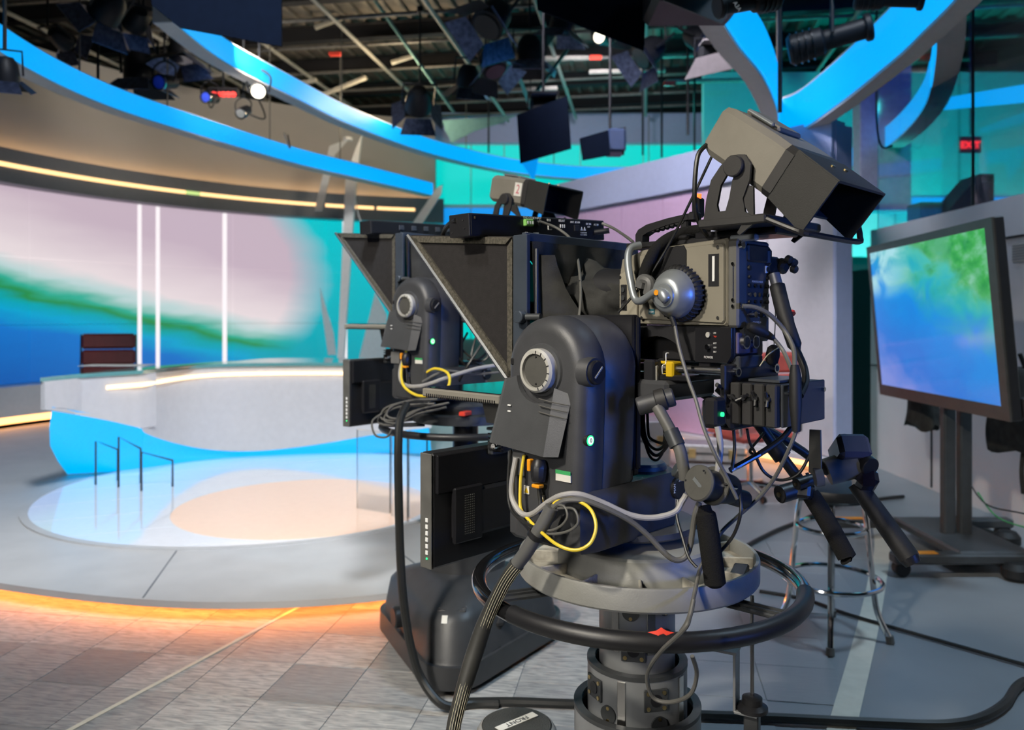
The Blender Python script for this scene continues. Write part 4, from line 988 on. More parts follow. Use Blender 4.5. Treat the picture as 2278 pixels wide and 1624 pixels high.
def build_head(rig, who):
    t = thing('pan_tilt_head', 'charcoal robotic pan and tilt head '+who, 'camera head', (0, 0, .895), rig)
    TZ = 1.285
    # arm: rounded-top profile lofted with a soft outer edge
    def prof(k):
        p = [(-.102, .915)]+[(-.112+.0, 1.10)]+arcpts(0, TZ, .118, 185, -5, 22)+[(.112, 1.10), (.104, .915)]
        return [(y*k[0], TZ+(z-TZ)*k[1] if z > TZ else z) for y, z in p]
    secs = []
    for lx, ky, kz in [(-.302, .70, .70), (-.300, .80, .80), (-.293, .90, .90), (-.282, .965, .965), (-.262, 1.0, 1.0), (-.236, 1.015, 1.01), (-.234, 1.0, 1.0), (-.232, 1.015, 1.01), (-.135, 1.015, 1.01), (-.122, .97, .97)]:
        secs.append([Vector((lx, y, z)) for y, z in prof((ky, kz))])
    MB().loft(secs).build('upright_arm', 'head', t, smooth=50)
    # fixed round recess and dial
    d = MB().lathe([(.060, -.300), (.056, -.3065), (.0, -.3065)], (0, 0, TZ), 40, 'x').build('dial_recess', 'head2', t)
    dl = MB().lathe([(.0365, -.304), (.0365, -.327), (.043, -.327), (.0475, -.322), (.0475, -.304)], (0, 0, TZ), 48, 'x').build('dial_ring', 'dialring', t)
    MB().lathe([(.0365, -.318), (.034, -.3215), (0, -.3215)], (0, 0, TZ), 40, 'x').build('dial_face', 'dialface', dl)
    for k in range(16):
        a = R(k*22.5+6)
        if not 95 < (k*22.5+6) < 265: continue
        MB().box((-.3275, .040*math.cos(a), TZ+.040*math.sin(a)), (.0015, .0018, .006), 0, (a-math.pi/2, 0, 0)).build('tick_mark', 'black', dl)
    for a in (90, 270): MB().cyl((-.3225, .029*math.cos(R(a)), TZ+.029*math.sin(R(a))), (-.321, .029*math.cos(R(a)), TZ+.029*math.sin(R(a))), .0022, n=8).build('dial_screw', 'black', dl)
    # flared cover with round cut
    def cx(z): return -.312-(1.265-z)*.16
    pol = [(.098, 1.262)]+[(y, z) for y, z in arcpts(0, TZ, .070, -12, -128, 14)]+[(-.046, 1.250), (-.041, 1.18), (-.035, 1.106), (.125, 1.118)]
    mb = MB(); n = len(pol)
    vs = [Vector((cx(z), y, z)) for y, z in pol]+[Vector((cx(z)+.012, y*.98, z)) for y, z in pol]
    mb.add(vs, [tuple(range(n)), tuple(reversed(range(n, 2*n)))]+[(i, (i+1) % n, (i+1) % n+n, i+n) for i in range(n)])
    cv = mb.build('lower_cover', 'head2', t, smooth=40)
    mb = MB(); e = [(-.046, 1.250), (-.041, 1.18), (-.035, 1.106)]
    ev = [(cx(z), y, z) for y, z in e]; fv = [(-.298, -.082, 1.236), (-.310, -.076, 1.18), (-.324, -.066, 1.108)]
    mb.add(ev+fv, [(0, 1, 4, 3), (1, 2, 5, 4)]); mb.add([(x+.012, y+.008, z) for x, y, z in ev]+[(x+.004, y+.014, z) for x, y, z in fv], [(0, 3, 4, 1), (1, 4, 5, 2)])
    mb.f += [(0, 6, 7, 1), (1, 7, 8, 2), (3, 4, 10, 9), (4, 5, 11, 10), (0, 3, 9, 6), (2, 8, 11, 5)]
    mb.build('cover_return', 'head2', t, smooth=60)
    # front wrap of the cover
    MB().slab([(cx(1.262), .098, 1.262), (cx(1.118), .125, 1.118), (-.28, .135, 1.118), (-.27, .118, 1.262)], .010).build('cover_return', 'head2', t)
    for k in range(3):
        a = Vector((cx(1.2)+.000, -.043, 1.222-k*.014)); b = Vector((-.304-.002*k, -.078, 1.216-k*.014))
        MB().tube([a+Vector((-.004, .030, .004)), a+Vector((-.004, -.002, 0)), b+Vector((-.006, -.002, 0))], .0015, 6).build('vent_slot', 'dialface', cv)
    for k in range(2):
        MB().box((cx(1.20)-.002, .078, 1.205-k*.013), (.002, .010, .003)).build('print_mark', 'white', cv)
    # rear knob, power button
    kn = MB().cyl((-.274, -.098, TZ), (-.274, -.124, TZ), .034, .030, n=28).build('knob_boss', 'head', t)
    MB().cyl((-.274, -.118, TZ), (-.274, -.133, TZ), .0255, n=28, b=.003).build('lock_knob', 'black', kn)
    MB().box((-.274, -.1335, TZ), (.032, .002, .0035), 0, (0, -.75, 0)).build('pointer_line', 'dialring', kn)
    pb = MB().cyl((-.278, -.090, 1.143), (-.278, -.1135, 1.143), .0125, n=24, b=.001).build('power_button', 'black', t)
    MB().cyl((-.278, -.113, 1.143), (-.278, -.1150, 1.143), .0108, n=24).build('button_glow', 'ledg', pb)
    MB().cyl((-.278, -.114, 1.143), (-.278, -.1158, 1.143), .0082, n=20).build('button_face', 'ledw', pb)
    text('0', .013, 'black', pb, (-.278, -.1161, 1.143), X_, Z_, 'lettering')
    boxo('side_catch', 'black', t, (-.297, .092, 1.30), (.012, .012, .016))
    # inner tilt plate, clip, bridging platform
    boxo('tilt_plate', 'blackm', t, (-.109, -.02, 1.225), (.022, .175, .36), .004)
    boxo('plate_edge', 'blackm', t, (-.105, -.108, 1.23), (.012, .012, .34), .003)
    cl = boxo('cable_clip', 'black', t, (-.092, -.135, 1.262), (.020, .030, .085), .004)
    boxo('clip_slot', 'dialring', cl, (-.092, -.151, 1.262), (.008, .003, .06), .001)
    boxo('bridge_arm', 'head', t, (-.01, -.06, 1.238), (.20, .26, .045), .008)
    boxo('bridge_plate', 'blackm', t, (.0, -.06, 1.266), (.17, .34, .014), .003)
    # foot and pan body
    ft = [(-.300, -.105), (-.300, .10), (-.26, .118), (.03, .118), (.085, .08), (.105, 0), (.085, -.08), (.03, -.118), (-.26, -.118)]
    MB().prism(ft, .905, 1.035, 'z', .012).build('pan_body', 'head', t, smooth=30)
    boxo('arm_fillet', 'head', t, (-.13, -.02, 1.05), (.05, .18, .06), .02)
    MB().lathe([(0, 1.050), (.052, 1.050), (.058, 1.044), (.058, 1.03)], (.025, -.028, 0), 32).build('pan_cap', 'head2', t)
    mk = MB().cyl((.036, -.112, .998), (.036, -.128, .998), .026, n=24, b=.003).build('pan_knob', 'black', t)
    text('MAN', .010, 'white', mk, (.012, -.1290, 1.001), Z_, -X_, 'lettering')
    text('AUTO', .009, 'white', mk, (.042, -.1290, 1.017), X_, Z_, 'lettering')
    MB().lathe([(0, .895), (.16, .895), (.165, .900), (.165, .912), (0, .912)], (0, 0, 0), 48).build('mount_disc', 'head2', t)
    # stickers and plugs on the lower outer face
    xo = -.3035
    s1 = boxo('sticker', 'label', t, (xo, -.062, 1.062), (.002, .042, .016), 0)
    boxo('sticker_band', 'glabel', s1, (xo-.0012, -.062, 1.073), (.001, .042, .008), 0)
    for y, z in [(.045, 1.020), (.0, 1.008)]:
        s = boxo('warning_sticker', 'label', t, (xo, y, z), (.002, .016, .018), 0)
        MB().prism([(y-.006, z-.006), (y+.006, z-.006), (y, z+.006)], xo-.0022, xo-.0008, 'x').build('warning_triangle', 'yellowp', s)
    boxo('socket_plate', 'alum', t, (xo-.002, .075, 1.075), (.006, .05, .05), .001)
    return warp(t, lambda p: p+Vector((0, .030, 0)))

def build_plugs(rig, who):
    """cables plugged into the outer face of the head"""
    x = -.315
    S5 = Vector((0, .030, 0))
    c = thing('power_lead', 'black power lead with orange tabs plugged into the head '+who, 'cable', (x, -.01, 1.0), rig)
    MB().tube(spl([(x, -.005, 1.095), (x-.004, -.005, 1.075), (x-.006, -.006, 1.048)], 4), [.012, .014, .016, .018, .018, .018, .017, .016, .014][:9], 10).build('plug', 'black', c)
    boxo('release_tab', 'orange', c, (x-.012, .012, 1.082), (.014, .010, .026), .002)
    boxo('release_tab', 'orange', c, (x-.010, -.008, 1.040), (.018, .022, .008), .002)
    MB().tube(spl([(x-.006, -.006, 1.04), (x-.006, -.012, 1.01), (x-.010, -.018, .98), (x-.012, -.02, .945)], 5), .0045, 8).build('lead', 'cable', c)
    warp(c, lambda p: p+S5)

def build_cables1(rig):
    q = lambda px, py, lx: RL(px, py, lx=lx, rig=rig)
    lone(MB().tube(spl([q(1166, 1012, -.315), q(1159, 1060, -.32), q(1157, 1110, -.325), q(1160, 1135, -.33), q(1175, 1155, -.34), q(1200, 1180, -.36), q(1240, 1212, -.38), q(1280, 1224, -.37), q(1312, 1210, -.35), q(1326, 1175, -.335), q(1318, 1140, -.325), q(1297, 1120, -.32), q(1262, 1108, -.325), q(1238, 1116, -.335), q(1228, 1128, -.34)], 6), .0036, 8),
         'yellow_cable', 'yellow', 'yellow network cable looping below the head of the numbered camera', 'cable', rig=rig)
    lone(MB().tube(spl([q(1148, 1018, -.315), q(1139, 1070, -.325), q(1140, 1110, -.33), q(1160, 1142, -.335), q(1185, 1143, -.335), q(1218, 1118, -.335), q(1250, 1102, -.33), q(1290, 1100, -.31), q(1340, 1118, -.28), q(1400, 1145, -.24), q(1450, 1152, -.21), q(1500, 1140, -.18), q(1518, 1115, -.165), q(1527, 1100, -.16)], 6), .0062, 10),
         'grey_cable', 'grey_cable', 'thick pale grey cable arching from the head across to the pan bar', 'cable', rig=rig)
    lone(MB().tube(spl([q(1228, 1132, -.342), q(1255, 1114, -.335), q(1300, 1114, -.315), q(1350, 1132, -.285), q(1400, 1158, -.25), q(1440, 1190, -.225), q(1490, 1240, -.20), q(1520, 1243, -.18), q(1535, 1215, -.17), q(1545, 1150, -.165), q(1556, 1118, -.16)], 6), .0058, 10),
         'dark_grey_cable', 'dgrey_cable', 'dark grey cable sagging to the tray and up to the drum on the pan bar', 'cable', rig=rig)
    lone(MB().tube(spl([q(1136, 1000, -.312), q(1131, 1060, -.318), q(1133, 1120, -.325), q(1150, 1150, -.34), q(1190, 1175, -.36)], 6), .0035, 8),
         'thin_cable', 'cable', 'thin black cable hanging straight down the outer side of the head', 'cable', rig=rig)
    for k, (a, b, c_) in enumerate([(1262, 1150, 22), (1285, 1165, 34)]):
        pts = [q(1175+20*k, 1160, -.345), q(1215, 1180+6*k, -.352), q(1245+12*k, 1172+12*k, -.35), q(a, b, -.345), q(a-8, b-24-8*k, -.342), q(a-34-10*k, b-26-8*k, -.34)]
        lone(MB().tube(spl(pts, 7), .0028, 8), 'looped_cable', 'dgrey_cable', ['inner small loop of dark cable beside the grey cable sleeve', 'outer larger loop of dark cable beside the grey cable sleeve'][k], 'cable', rig=rig)
    # braided bundle running down to the left
    t = thing('cable_bundle', 'braided cable bundle with grey sleeve sweeping down to the bottom edge', 'cable', q(1000, 1640, -.50), rig)
    pth = [q(1228, 1128, -.345), q(1212, 1160, -.352), q(1192, 1192, -.36), q(1172, 1226, -.368), q(1150, 1255, -.375), q(1120, 1300, -.385), q(1085, 1370, -.40), q(1060, 1440, -.42), q(1035, 1520, -.45), q(1012, 1600, -.48), q(1000, 1660, -.5)]
    e_ = pth[-1]; pth += [e_+Vector((-.04, .03, -.16)), e_+Vector((-.09, .05, -.34)), Vector((e_.x-.18, e_.y+.05, .06)), Vector((e_.x-.34, e_.y+.02, .019)), Vector((e_.x-.60, e_.y-.05, .018))]
    MB().tube(spl(pth[:5], 6), .0148, 14).build('heatshrink_sleeve', 'sleeveg', t)
    c0 = spl(pth[4:], 6)
    MB().tube(c0, [.0165-.002*math.sin(i*.25) for i in range(len(c0))], 14).build('braided_jacket', 'sleeve', t)
    tie = MB().lathe([(.016, -.006), (.019, -.004), (.019, .004), (.016, .006)], (0, 0, 0), 16).build('cable_tie', 'black', t, off=(0, 0, 0))
    dm = (pth[3]-pth[2]).to_track_quat('Z', 'Y').to_matrix().to_4x4(); dm.translation = pth[2]-Vector(t['_b']); tie.data.transform(dm)
    view = Vector((-.45, -.85, .25)).normalized()
    for k in range(6):
        th_ = []
        for i, p in enumerate(c0):
            d_ = (c0[min(i+1, len(c0)-1)]-c0[max(i-1, 0)]).normalized(); sd = d_.cross(view).normalized(); fr_ = sd.cross(d_)
            a = R(-45+k*18+6*math.sin(i*.35)); th_.append(p+(sd*math.sin(a)+fr_*math.cos(a))*.0162)
        MB().tube(th_, .0007, 4).build('braid_thread', 'braid', t)

def build_pedestal1(rig):
    t = thing('camera_pedestal', 'grey manual pedestal with black steering ring under the numbered camera', 'pedestal', (0, 0, 0), rig)
    # tray
    TR = .283
    MB().lathe([(.25, .800), (TR-.004, .790), (TR, .795), (TR, .838), (TR-.002, .842), (TR-.009, .842), (TR-.011, .838), (TR-.011, .806), (.10, .806), (.10, .800)], (0, 0, 0), 96).build('tray', 'tray', t)
    MB().lathe([(.190, .806), (.188, .838), (.182, .846), (.181, .864), (.176, .870), (.165, .872), (0, .880)], (0, 0, 0), 96).build('tray_hub', 'tray', t)
    for k in range(12):
        a = R(k*30+8); MB().box((.230*math.cos(a), .230*math.sin(a), .819), (.084, .007, .026), .002, (0, 0, a)).build('tray_rib', 'traydust', t)
    MB().lathe([(.1895, .8065), (TR-.0115, .8065), (TR-.0115, .8085), (.1895, .8085)], (0, 0, 0), 96).build('tray_floor', 'traydust', t)
    a = R(-68); MB().box((.238*math.cos(a), .238*math.sin(a), .816), (.034, .095, .016), .003, (0, 0, a)).build('tray_block', 'black', t)
    boxo('rating_label', 'label', t, (.12, .205, .846), (.09, .05, .003), 0)
    # steering ring with spokes
    rr, rz = .380, .772
    ring = MB().tube([(rr*math.cos(2*math.pi*i/96), rr*math.sin(2*math.pi*i/96), rz) for i in range(96)], .0175, 16, True).build('steering_ring', mat('ring_gloss', (.010, .010, .011), .16, coat=.6, var=.1, bump=.08, bscale=60), t, smooth=180)
    a0 = -R(45)-math.pi/2  # towards the viewer
    MB().tube([((rr)*math.cos(a0-R(52)+R(k*6)), rr*math.sin(a0-R(52)+R(k*6)), rz+.002) for k in range(22)], .0195, 14).build('ring_grip', 'ringgrip' if 'ringgrip' in M else 'black', ring)
    for k in range(3):
        a = R(-45-160+k*120); MB().box((.24*math.cos(a), .24*math.sin(a), rz-.004), (.27, .042, .010), .003, (0, 0, a)).build('spoke', 'coldark', t)
        for s in (-1, 1): MB().box((.30*math.cos(a)-s*.010*math.sin(a), .30*math.sin(a)+s*.010*math.cos(a), rz+.003), (.12, .004, .006), 0, (0, 0, a)).build('spoke_rib', 'coldark', t)
    a = a0-R(2)
    mk = thing  # pointer piece
    pr = MB(); L_ = .036
    pc = Vector((rr*math.cos(a), rr*math.sin(a), rz+.0175)); tg = Vector((-math.sin(a), math.cos(a), 0)); rd = Vector((math.cos(a), math.sin(a), 0))
    ss = []
    for f, hgt, wd in [(-1, .001, .001), (-.6, .005, .007), (-.25, .008, .010), (0, .014, .006), (.25, .008, .010), (.6, .005, .007), (1, .001, .001)]:
        p = pc+tg*f*L_; ss.append([p+rd*wd, p+Vector((0, 0, hgt)), p-rd*wd, p-Vector((0, 0, .006))])
    pr.loft(ss).build('direction_pointer', 'red', t, smooth=30)
    # telescopic column stages
    def stage(r, z0, z1, thick, nm):
        s = MB().lathe([(r-.012, z0), (r, z0), (r, z1-.006), (r+.0, z1-.004), (r+.0, z1), (r-.016, z1), (r-.016, z1-.02)], (0, 0, 0), 64).build(nm, 'column', t)
        MB().lathe([(r-.018, z1+.0006), (r+.0012, z1+.0006), (r+.0012, z1-.009), (r-.018, z1-.009)], (0, 0, 0), 64).build('collar', 'coldark', s)
        return s
    s1 = stage(.090, .50, .798, .01, 'inner_column'); s2 = stage(.118, .30, .585, .01, 'middle_column'); s3 = stage(.150, .10, .480, .01, 'outer_column')
    vz = -45-90
    def on(r, deg, z): a = R(vz+deg); return Vector((r*math.cos(a), r*math.sin(a), z)), a
    for (par_, r, items) in [(s1, .090, [('p', -20, .765), ('p', 34, .768), ('d', -18, .722), ('d', 36, .73), ('s', 12, .72), ('s', -42, .72), ('p', -14, .635), ('d', 36, .66)]),
                             (s2, .118, [('p', -64, .535), ('s', -26, .53), ('p', 12, .535), ('s', 49, .53), ('d', -42, .49), ('d', 16, .478)]),
                             (s3, .150, [('p', -30, .43), ('p', 30, .42)])]:
        for (kd, deg, z) in items:
            c, a = on(r, deg, z)
            if kd == 'p':
                pl_ = MB().box(c, (.006, .056, .050), .001, (0, 0, a)).build('bearing_plate', 'coldark', par_)
                for sy in (-.019, .019):
                    for sz in (-.017, .017):
                        p = c+Vector((math.cos(a), math.sin(a), 0))*.002+Vector((-math.sin(a), math.cos(a), 0))*sy+Vector((0, 0, sz)); n_ = Vector((math.cos(a), math.sin(a), 0))
                        MB().cyl(p, p+n_*.003, .0048, n=10).build('plate_screw', 'brass', par_)
                nn_ = Vector((math.cos(a), math.sin(a), 0)); MB().cyl(c, c+nn_*.0045, .014, n=20).build('bearing_cap', 'blackm', par_)
            elif kd == 'd':
                n_ = Vector((math.cos(a), math.sin(a), 0)); MB().cyl(c-n_*.003, c+n_*.003, .020, n=24).build('round_cover', 'coldark', par_)
                for sz in (-.014, .014): MB().cyl(c+Vector((0, 0, sz)), c+Vector((0, 0, sz))+n_*.0045, .0042, n=10).build('cover_screw', 'brass', par_)
            else:
                MB().box((c.x, c.y, z-.02), (.004, .020, .150 if r < .1 else .125), .001, (0, 0, a)).build('guide_strip', 'steel', par_)
    # side hose bracket with rod
    c, a = on(.165, 62, .60); rd = Vector((math.cos(a), math.sin(a), 0))
    boxo('rod_bracket', 'column', t, c+rd*.025+Vector((0, 0, .045)), (.10, .045, .006), .001, (0, 0, a))
    boxo('rod_bracket', 'column', t, c+rd*.07+Vector((0, 0, -.02)), (.006, .045, .13), .001, (0, 0, a))
    boxo('rod_bracket', 'column', t, c+rd*.095+Vector((0, 0, -.083)), (.05, .055, .006), .001, (0, 0, a))
    c2 = c+rd*.105
    MB().lathe([(.034, -.08), (.034, -.072), (.022, -.066), (.022, -.052), (.014, -.048), (0, -.048)], (c2.x, c2.y, c2.z), 24).build('rod_gland', 'black', t)
    MB().cyl((c2.x, c2.y, c2.z-.06), (c2.x, c2.y, .775), .0045, n=10).build('guide_rod', 'steel', t)
    MB().box((c2.x, c2.y, c2.z-.20), (.032, .032, .24), .003, (0, 0, a)).build('rod_housing', 'coldark', t)
    # tri-star base with wheel pods
    MB().lathe([(0, .06), (.20, .06), (.20, .18), (.165, .24), (.150, .26)], (0, 0, 0), 48).build('base_hub', 'coldark', t)
    for k in range(3):
        a = R(88+k*120); ca, sa = math.cos(a), math.sin(a)
        am = MB().box((.27*ca, .27*sa, .20), (.26, .11, .06), .01, (0, 0, a)).build('base_arm', 'traydust', t)
        px_, py_ = .42*ca, .42*sa
        pod = MB().lathe([(.112, .10), (.112, .245), (.104, .258), (.098, .262)], (px_, py_, 0), 48).build('wheel_pod', 'tray', t)
        MB().lathe([(.100, .256), (.094, .265), (.05, .269), (0, .270)], (px_, py_, 0), 48).build('pod_grille', mat('grille_black', (.05, .05, .045), .6, bump=.8, bscale=260), pod)
        if k == 0:
            ua = Vector((-math.sin(a), math.cos(a), 0)); ua = Vector((.994, -.105, 0)); w0 = Vector((px_, py_, .2715))
            boxo('name_tape', 'label', pod, w0, (.135, .026, .0016), 0, (0, 0, math.atan2(ua.y, ua.x)))
            text('FRONT', .024, 'black', pod, w0+Vector((0, 0, .0012)), -ua, Vector((ua.y, -ua.x, 0)), 'lettering', .0003)
        for s in (-1, 1):
            w_ = Vector((px_-s*.035*sa, py_+s*.035*ca, .062)); ax_ = Vector((-sa, ca, 0))
            MB().cyl(w_-ax_*.015, w_+ax_*.015, .060, n=24, b=.006).build('wheel', 'rubber', pod)

def build_pedestal2(rig):
    t = thing('robotic_pedestal', 'charcoal robotic pedestal with a broad three-cornered skirt under the second camera', 'pedestal', (0, 0, 0), rig)
    dz = rig[3]; g = -dz
    rot = -rig[2]
    SH = Matrix.Rotation(R(rot), 3, 'Z') @ Vector((0, -.07, 0))
    def tri(r, rc, z, n=9):
        pts = []
        for k in range(3):
            a = R(-95+rot+k*120); cxy = Vector((r*math.cos(a), r*math.sin(a), 0))
            for i in range(n):
                b = a+R(-60+120*i/(n-1)); pts.append(cxy+Vector((rc*math.cos(b), rc*math.sin(b), z))+SH)
        return pts
    MB().loft([tri(.30, .12, g+.02), tri(.31, .13, g+.03), tri(.31, .13, g+.115)]).build('bumper_skirt', 'base2', t, smooth=50)
    MB().loft([tri(.302, .12, g+.1152), tri(.298, .118, g+.125), tri(.28, .105, g+.255), tri(.262, .09, g+.285), tri(.18, .09, g+.315), tri(.10, .09, g+.345)]).build('cover_shell', 'base2', t, smooth=50)
    MB().lathe([(.180, g+.31), (.172, g+.33), (.168, g+.425), (.160, g+.432), (.125, g+.434), (.124, g+.56), (.118, g+.565), (0, g+.565)], (0, 0, 0), 56).build('neck', 'base2', t)
    MB().lathe([(.085, g+.56), (.085, g+.78), (.07, g+.785), (0, g+.785)], (0, 0, 0), 40).build('lower_column', 'coldark', t)
    MB().lathe([(.055, g+.78), (.055, g+.96), (0, g+.96)], (0, 0, 0), 40).build('upper_column', 'blackm', t)
    a0 = R(-95+rot)
    def on(r, dd, z): return Vector((r*math.cos(a0+R(dd)), r*math.sin(a0+R(dd)), g+z))+SH
    for k in range(5):
        MB().box(on(.335-.016*k, 0, .288+.0035*k), (.006, .11, .004), .001, (0, .25, a0)).build('vent_slit', 'black', t)
    p = on(.375, -3, .268); MB().box(p, (.03, .022, .003), 0, (0, .9, a0)).build('sticker', 'label', t)
    for dd, z in [(31, .10), (-31, .10), (42, .20)]:
        p = on(.295 if z < .15 else .25, dd, z); MB().box(p, (.05, .09, .04), .015, (0, 0, a0+R(dd)*1.9)).build('hand_slot', 'dark', t)
    for dd in (20, 38): MB().box(on(.325-.035*(dd > 30), dd, .07), (.004, .006, .09), 0, (0, 0, a0+R(60))).build('skirt_joint', 'dialring', t)
    p = on(.285, 27, .20); e = R(60)+a0
    s = MB().box(p, (.004, .055, .045), 0, (0, -.15, e)).build('data_sticker', 'label', t); MB().box(p+Vector((.003*math.cos(e), .003*math.sin(e), .008)), (.004, .028, .02), 0, (0, -.15, e)).build('sticker_patch', 'glabel', s)
    p = on(.285, -52, .20); MB().cyl(p, p+Vector((math.cos(a0-R(60)), math.sin(a0-R(60)), 0))*.04, .042, n=24, b=.006).build('bumper_knob', 'black', t)
    # steering ring and tray on top
    MB().lathe([(.20, .800), (.225, .800), (.225, .835), (.215, .840), (.19, .84), (.18, .815), (0, .815)], (0, 0, 0), 64).build('tray', 'coldark', t)
    MB().lathe([(.16, .815), (.16, .87), (.13, .893), (0, .893)], (0, 0, 0), 64).build('tray_hub', 'base2', t)
    boxo('release_block', 'red', t, (-.16, -.15, .852), (.055, .03, .018), .003, (0, 0, .2))
    MB().tube([(.355*math.cos(2*math.pi*i/80), .355*math.sin(2*math.pi*i/80), .775) for i in range(80)], .0145, 12, True).build('steering_ring', 'black', t, smooth=180)
    for k in range(3):
        a = R(20+k*120); MB().box((.27*math.cos(a), .27*math.sin(a), .782), (.19, .05, .012), .003, (0, 0, a)).build('spoke', 'coldark', t)

def build_prompter(rig, who, flat_label, mon_label):
    t = thing('teleprompter', 'black felt-sided teleprompter hood '+who, 'teleprompter', (0, .2, 1.235), rig)
    A, B, C = (.605, 1.622), (.202, 1.590), (.202, 1.242)
    for s in (-1, 1):
        x = s*.212
        sp_ = MB().prism([A, B, C], x-.004, x+.004, 'x').build('side_panel', 'felt', t)
        if s < 0:
            w_ = .017
            def strip(p, q, off_, nm):
                pv, qv = Vector((x-.007, p[0], p[1])), Vector((x-.007, q[0], q[1])); d_ = (qv-pv).normalized(); n_ = Vector((0, -d_.z, d_.y))
                cc_ = Vector((x, sum(k[0] for k in (A, B, C))/3, sum(k[1] for k in (A, B, C))/3))
                if n_.dot(cc_-pv) < 0: n_ = -n_
                MB().slab([pv+d_*.004, qv-d_*.004, qv-d_*.016+n_*w_, pv+d_*.022+n_*w_], .006).build(nm, 'piping', sp_)
            strip(B, A, 0, 'edge_binding'); strip(A, C, 0, 'edge_binding'); strip(B, C, 0, 'edge_binding')
            MB().tube([(x-.008, A[0]+.004, A[1]+.002), (x-.008, C[0]+.004, C[1]-.006)], .006, 6).build('glass_rail', 'coldark', t)
        boxo('frame_post', 'post', t, (s*.214, .178, 1.412), (.014, .046, .365), .002)
    MB().slab([(-.212, A[0], A[1]), (.212, A[0], A[1]), (.212, B[0], B[1]), (-.212, B[0], B[1])], .006).build('top_panel', 'felt', t)
    MB().slab([(-.205, A[0], A[1]-.004), (.205, A[0], A[1]-.004), (.205, C[0]+.006, C[1]), (-.205, C[0]+.006, C[1])], .005).build('beamsplitter_glass', mat('prompter_glass', (.05, .05, .055), .05, trans=.6, var=0), t)
    boxo('top_rail', 'post', t, (0, .166, 1.588), (.44, .014, .022), .002)
    MB().cyl((-.200, .142, 1.26), (-.200, .142, 1.56), .006, n=10).build('curtain_rod', 'blackm', t)
    # clamp knob on the post
    kb = MB().cyl((-.242, .165, 1.400), (-.222, .165, 1.400), .015, n=20, b=.002).build('clamp_knob', 'post', t)
    MB().cyl((-.225, .155, 1.400), (-.215, .115, 1.400), .008, n=12).build('clamp_spigot', 'coldark', kb)
    # back curtain with folds and the cloth gathered around the lens
    cols_, rws = 26, 10; vs = []; fs = []
    for j in range(rws+1):
        for i in range(cols_+1):
            u = i/cols_; v = j/rws
            vs.append((-.205+.41*u, .150-.012*math.sin(u*21+v*2)*(.35+v*.8), 1.578-.33*v))
    for j in range(rws):
        for i in range(cols_): a = j*(cols_+1)+i; fs.append((a, a+1, a+cols_+2, a+cols_+1))
    n0 = len(vs); vs += [(x, y+.003, z) for x, y, z in vs]; fs += [tuple(reversed([k+n0 for k in f])) for f in fs[:rws*cols_]]
    MB().add(vs, fs).build('back_curtain', 'cloth', t, smooth=80)
    secs = []
    for k in range(15):
        f = k/14; y = .150-.150*f; ring = []
        rr_ = .045*(1-f)**1.6+.066+.006*math.sin(f*9)
        for i in range(36):
            a = 2*math.pi*i/36; w_ = 1+.07*math.sin(5*a+f*6)+.05*math.sin(9*a-f*11+1)+.03*math.sin(14*a+f*17)
            ring.append(Vector((rr_*math.cos(a)*w_, y+.012*math.sin(3*a+2), 1.440+rr_*.9*math.sin(a)*w_-.02*(1-f)*abs(math.sin(a*2)))))
        secs.append(ring)
    MB().loft(secs, cap=False).build('lens_shroud', 'cloth', t, smooth=80)
    # hanging fold at the near side
    secs = []
    for k in range(12):
        f = k/11; z = 1.545-.26*f
        secs.append([Vector((-.190+.01*f, .132, z)), Vector((-.175+.13*f, .107-.05*f+.012*math.sin(f*7), z-.02*f)), Vector((-.172+.12*f, .113-.03*f, z-.02*f)), Vector((-.190+.01*f, .138, z))])
    MB().loft(secs).build('cloth_fold', 'cloth', t, smooth=60)
    # horizontal prompter display and its carriage
    m = thing('prompter_display', flat_label, 'display', (0, .40, 1.185), rig)
    MB().box((0, .41, 1.196), (.42, .30, .022), .003).build('display_body', 'vfgrey', m)
    MB().box((0, .41, 1.208), (.39, .27, .003), 0).build('display_glass', 'screen', m)
    for k in range(34): MB().box((-.2105, .275+k*.008, 1.189), (.002, .003, .010), 0).build('cooling_fin', 'black', m)
    MB().prism([(.42, 1.183), (.34, 1.183), (.365, 1.12), (.40, 1.12)], -.12, -.02, 'x').build('mount_bracket', 'dgrey_cable', m)
    MB().cyl((-.07, .385, 1.13), (-.07, .385, 1.09), .014, n=14).build('mount_stem', 'chrome', m)
    boxo('ball_mount', 'black', m, (-.07, .385, 1.068), (.06, .05, .055), .006)
    for k in range(5): boxo('mount_fin', 'blackm', m, (-.102, .385, 1.048+k*.010), (.006, .052, .004), 0)
    MB().cyl((-.105, .37, 1.06), (-.125, .37, 1.06), .008, n=10).build('mount_screw', 'chrome', m)
    for s in (-1, 1): MB().tube([(s*.075, .28, 1.21), (s*.075, -.05, 1.285)], .009, 10).build('support_rail', 'blackm', m)
    # upright talent monitor
    k_ = thing('hanging_monitor', mon_label, 'monitor', (-.04, .45, .755), rig)
    MB().box((-.04, .455, .905), (.48, .05, .295), .006).build('monitor_body', 'black', k_)
    MB().box((-.04, .485, .905), (.45, .012, .26), .002).build('monitor_glass', 'screen', k_)
    boxo('back_ridge', 'blackm', k_, (-.04, .427, .998), (.46, .012, .10), .003)
    boxo('back_cover', 'black', k_, (-.02, .424, .885), (.40, .022, .13), .01)
    boxo('speaker_plate', 'blackm', k_, (-.17, .419, .885), (.10, .014, .145), .004)
    dots = MB()
    for i in range(6):
        for j in range(17): dots.cyl((-.185+i*.0062, .4115, .835+j*.0062), (-.185+i*.0062, .4105, .835+j*.0062), .0015, n=5)
    gr = dots.build('speaker_perforation', mat('perforation', (.10, .10, .09), .6), k_); gr['kind'] = 'stuff'
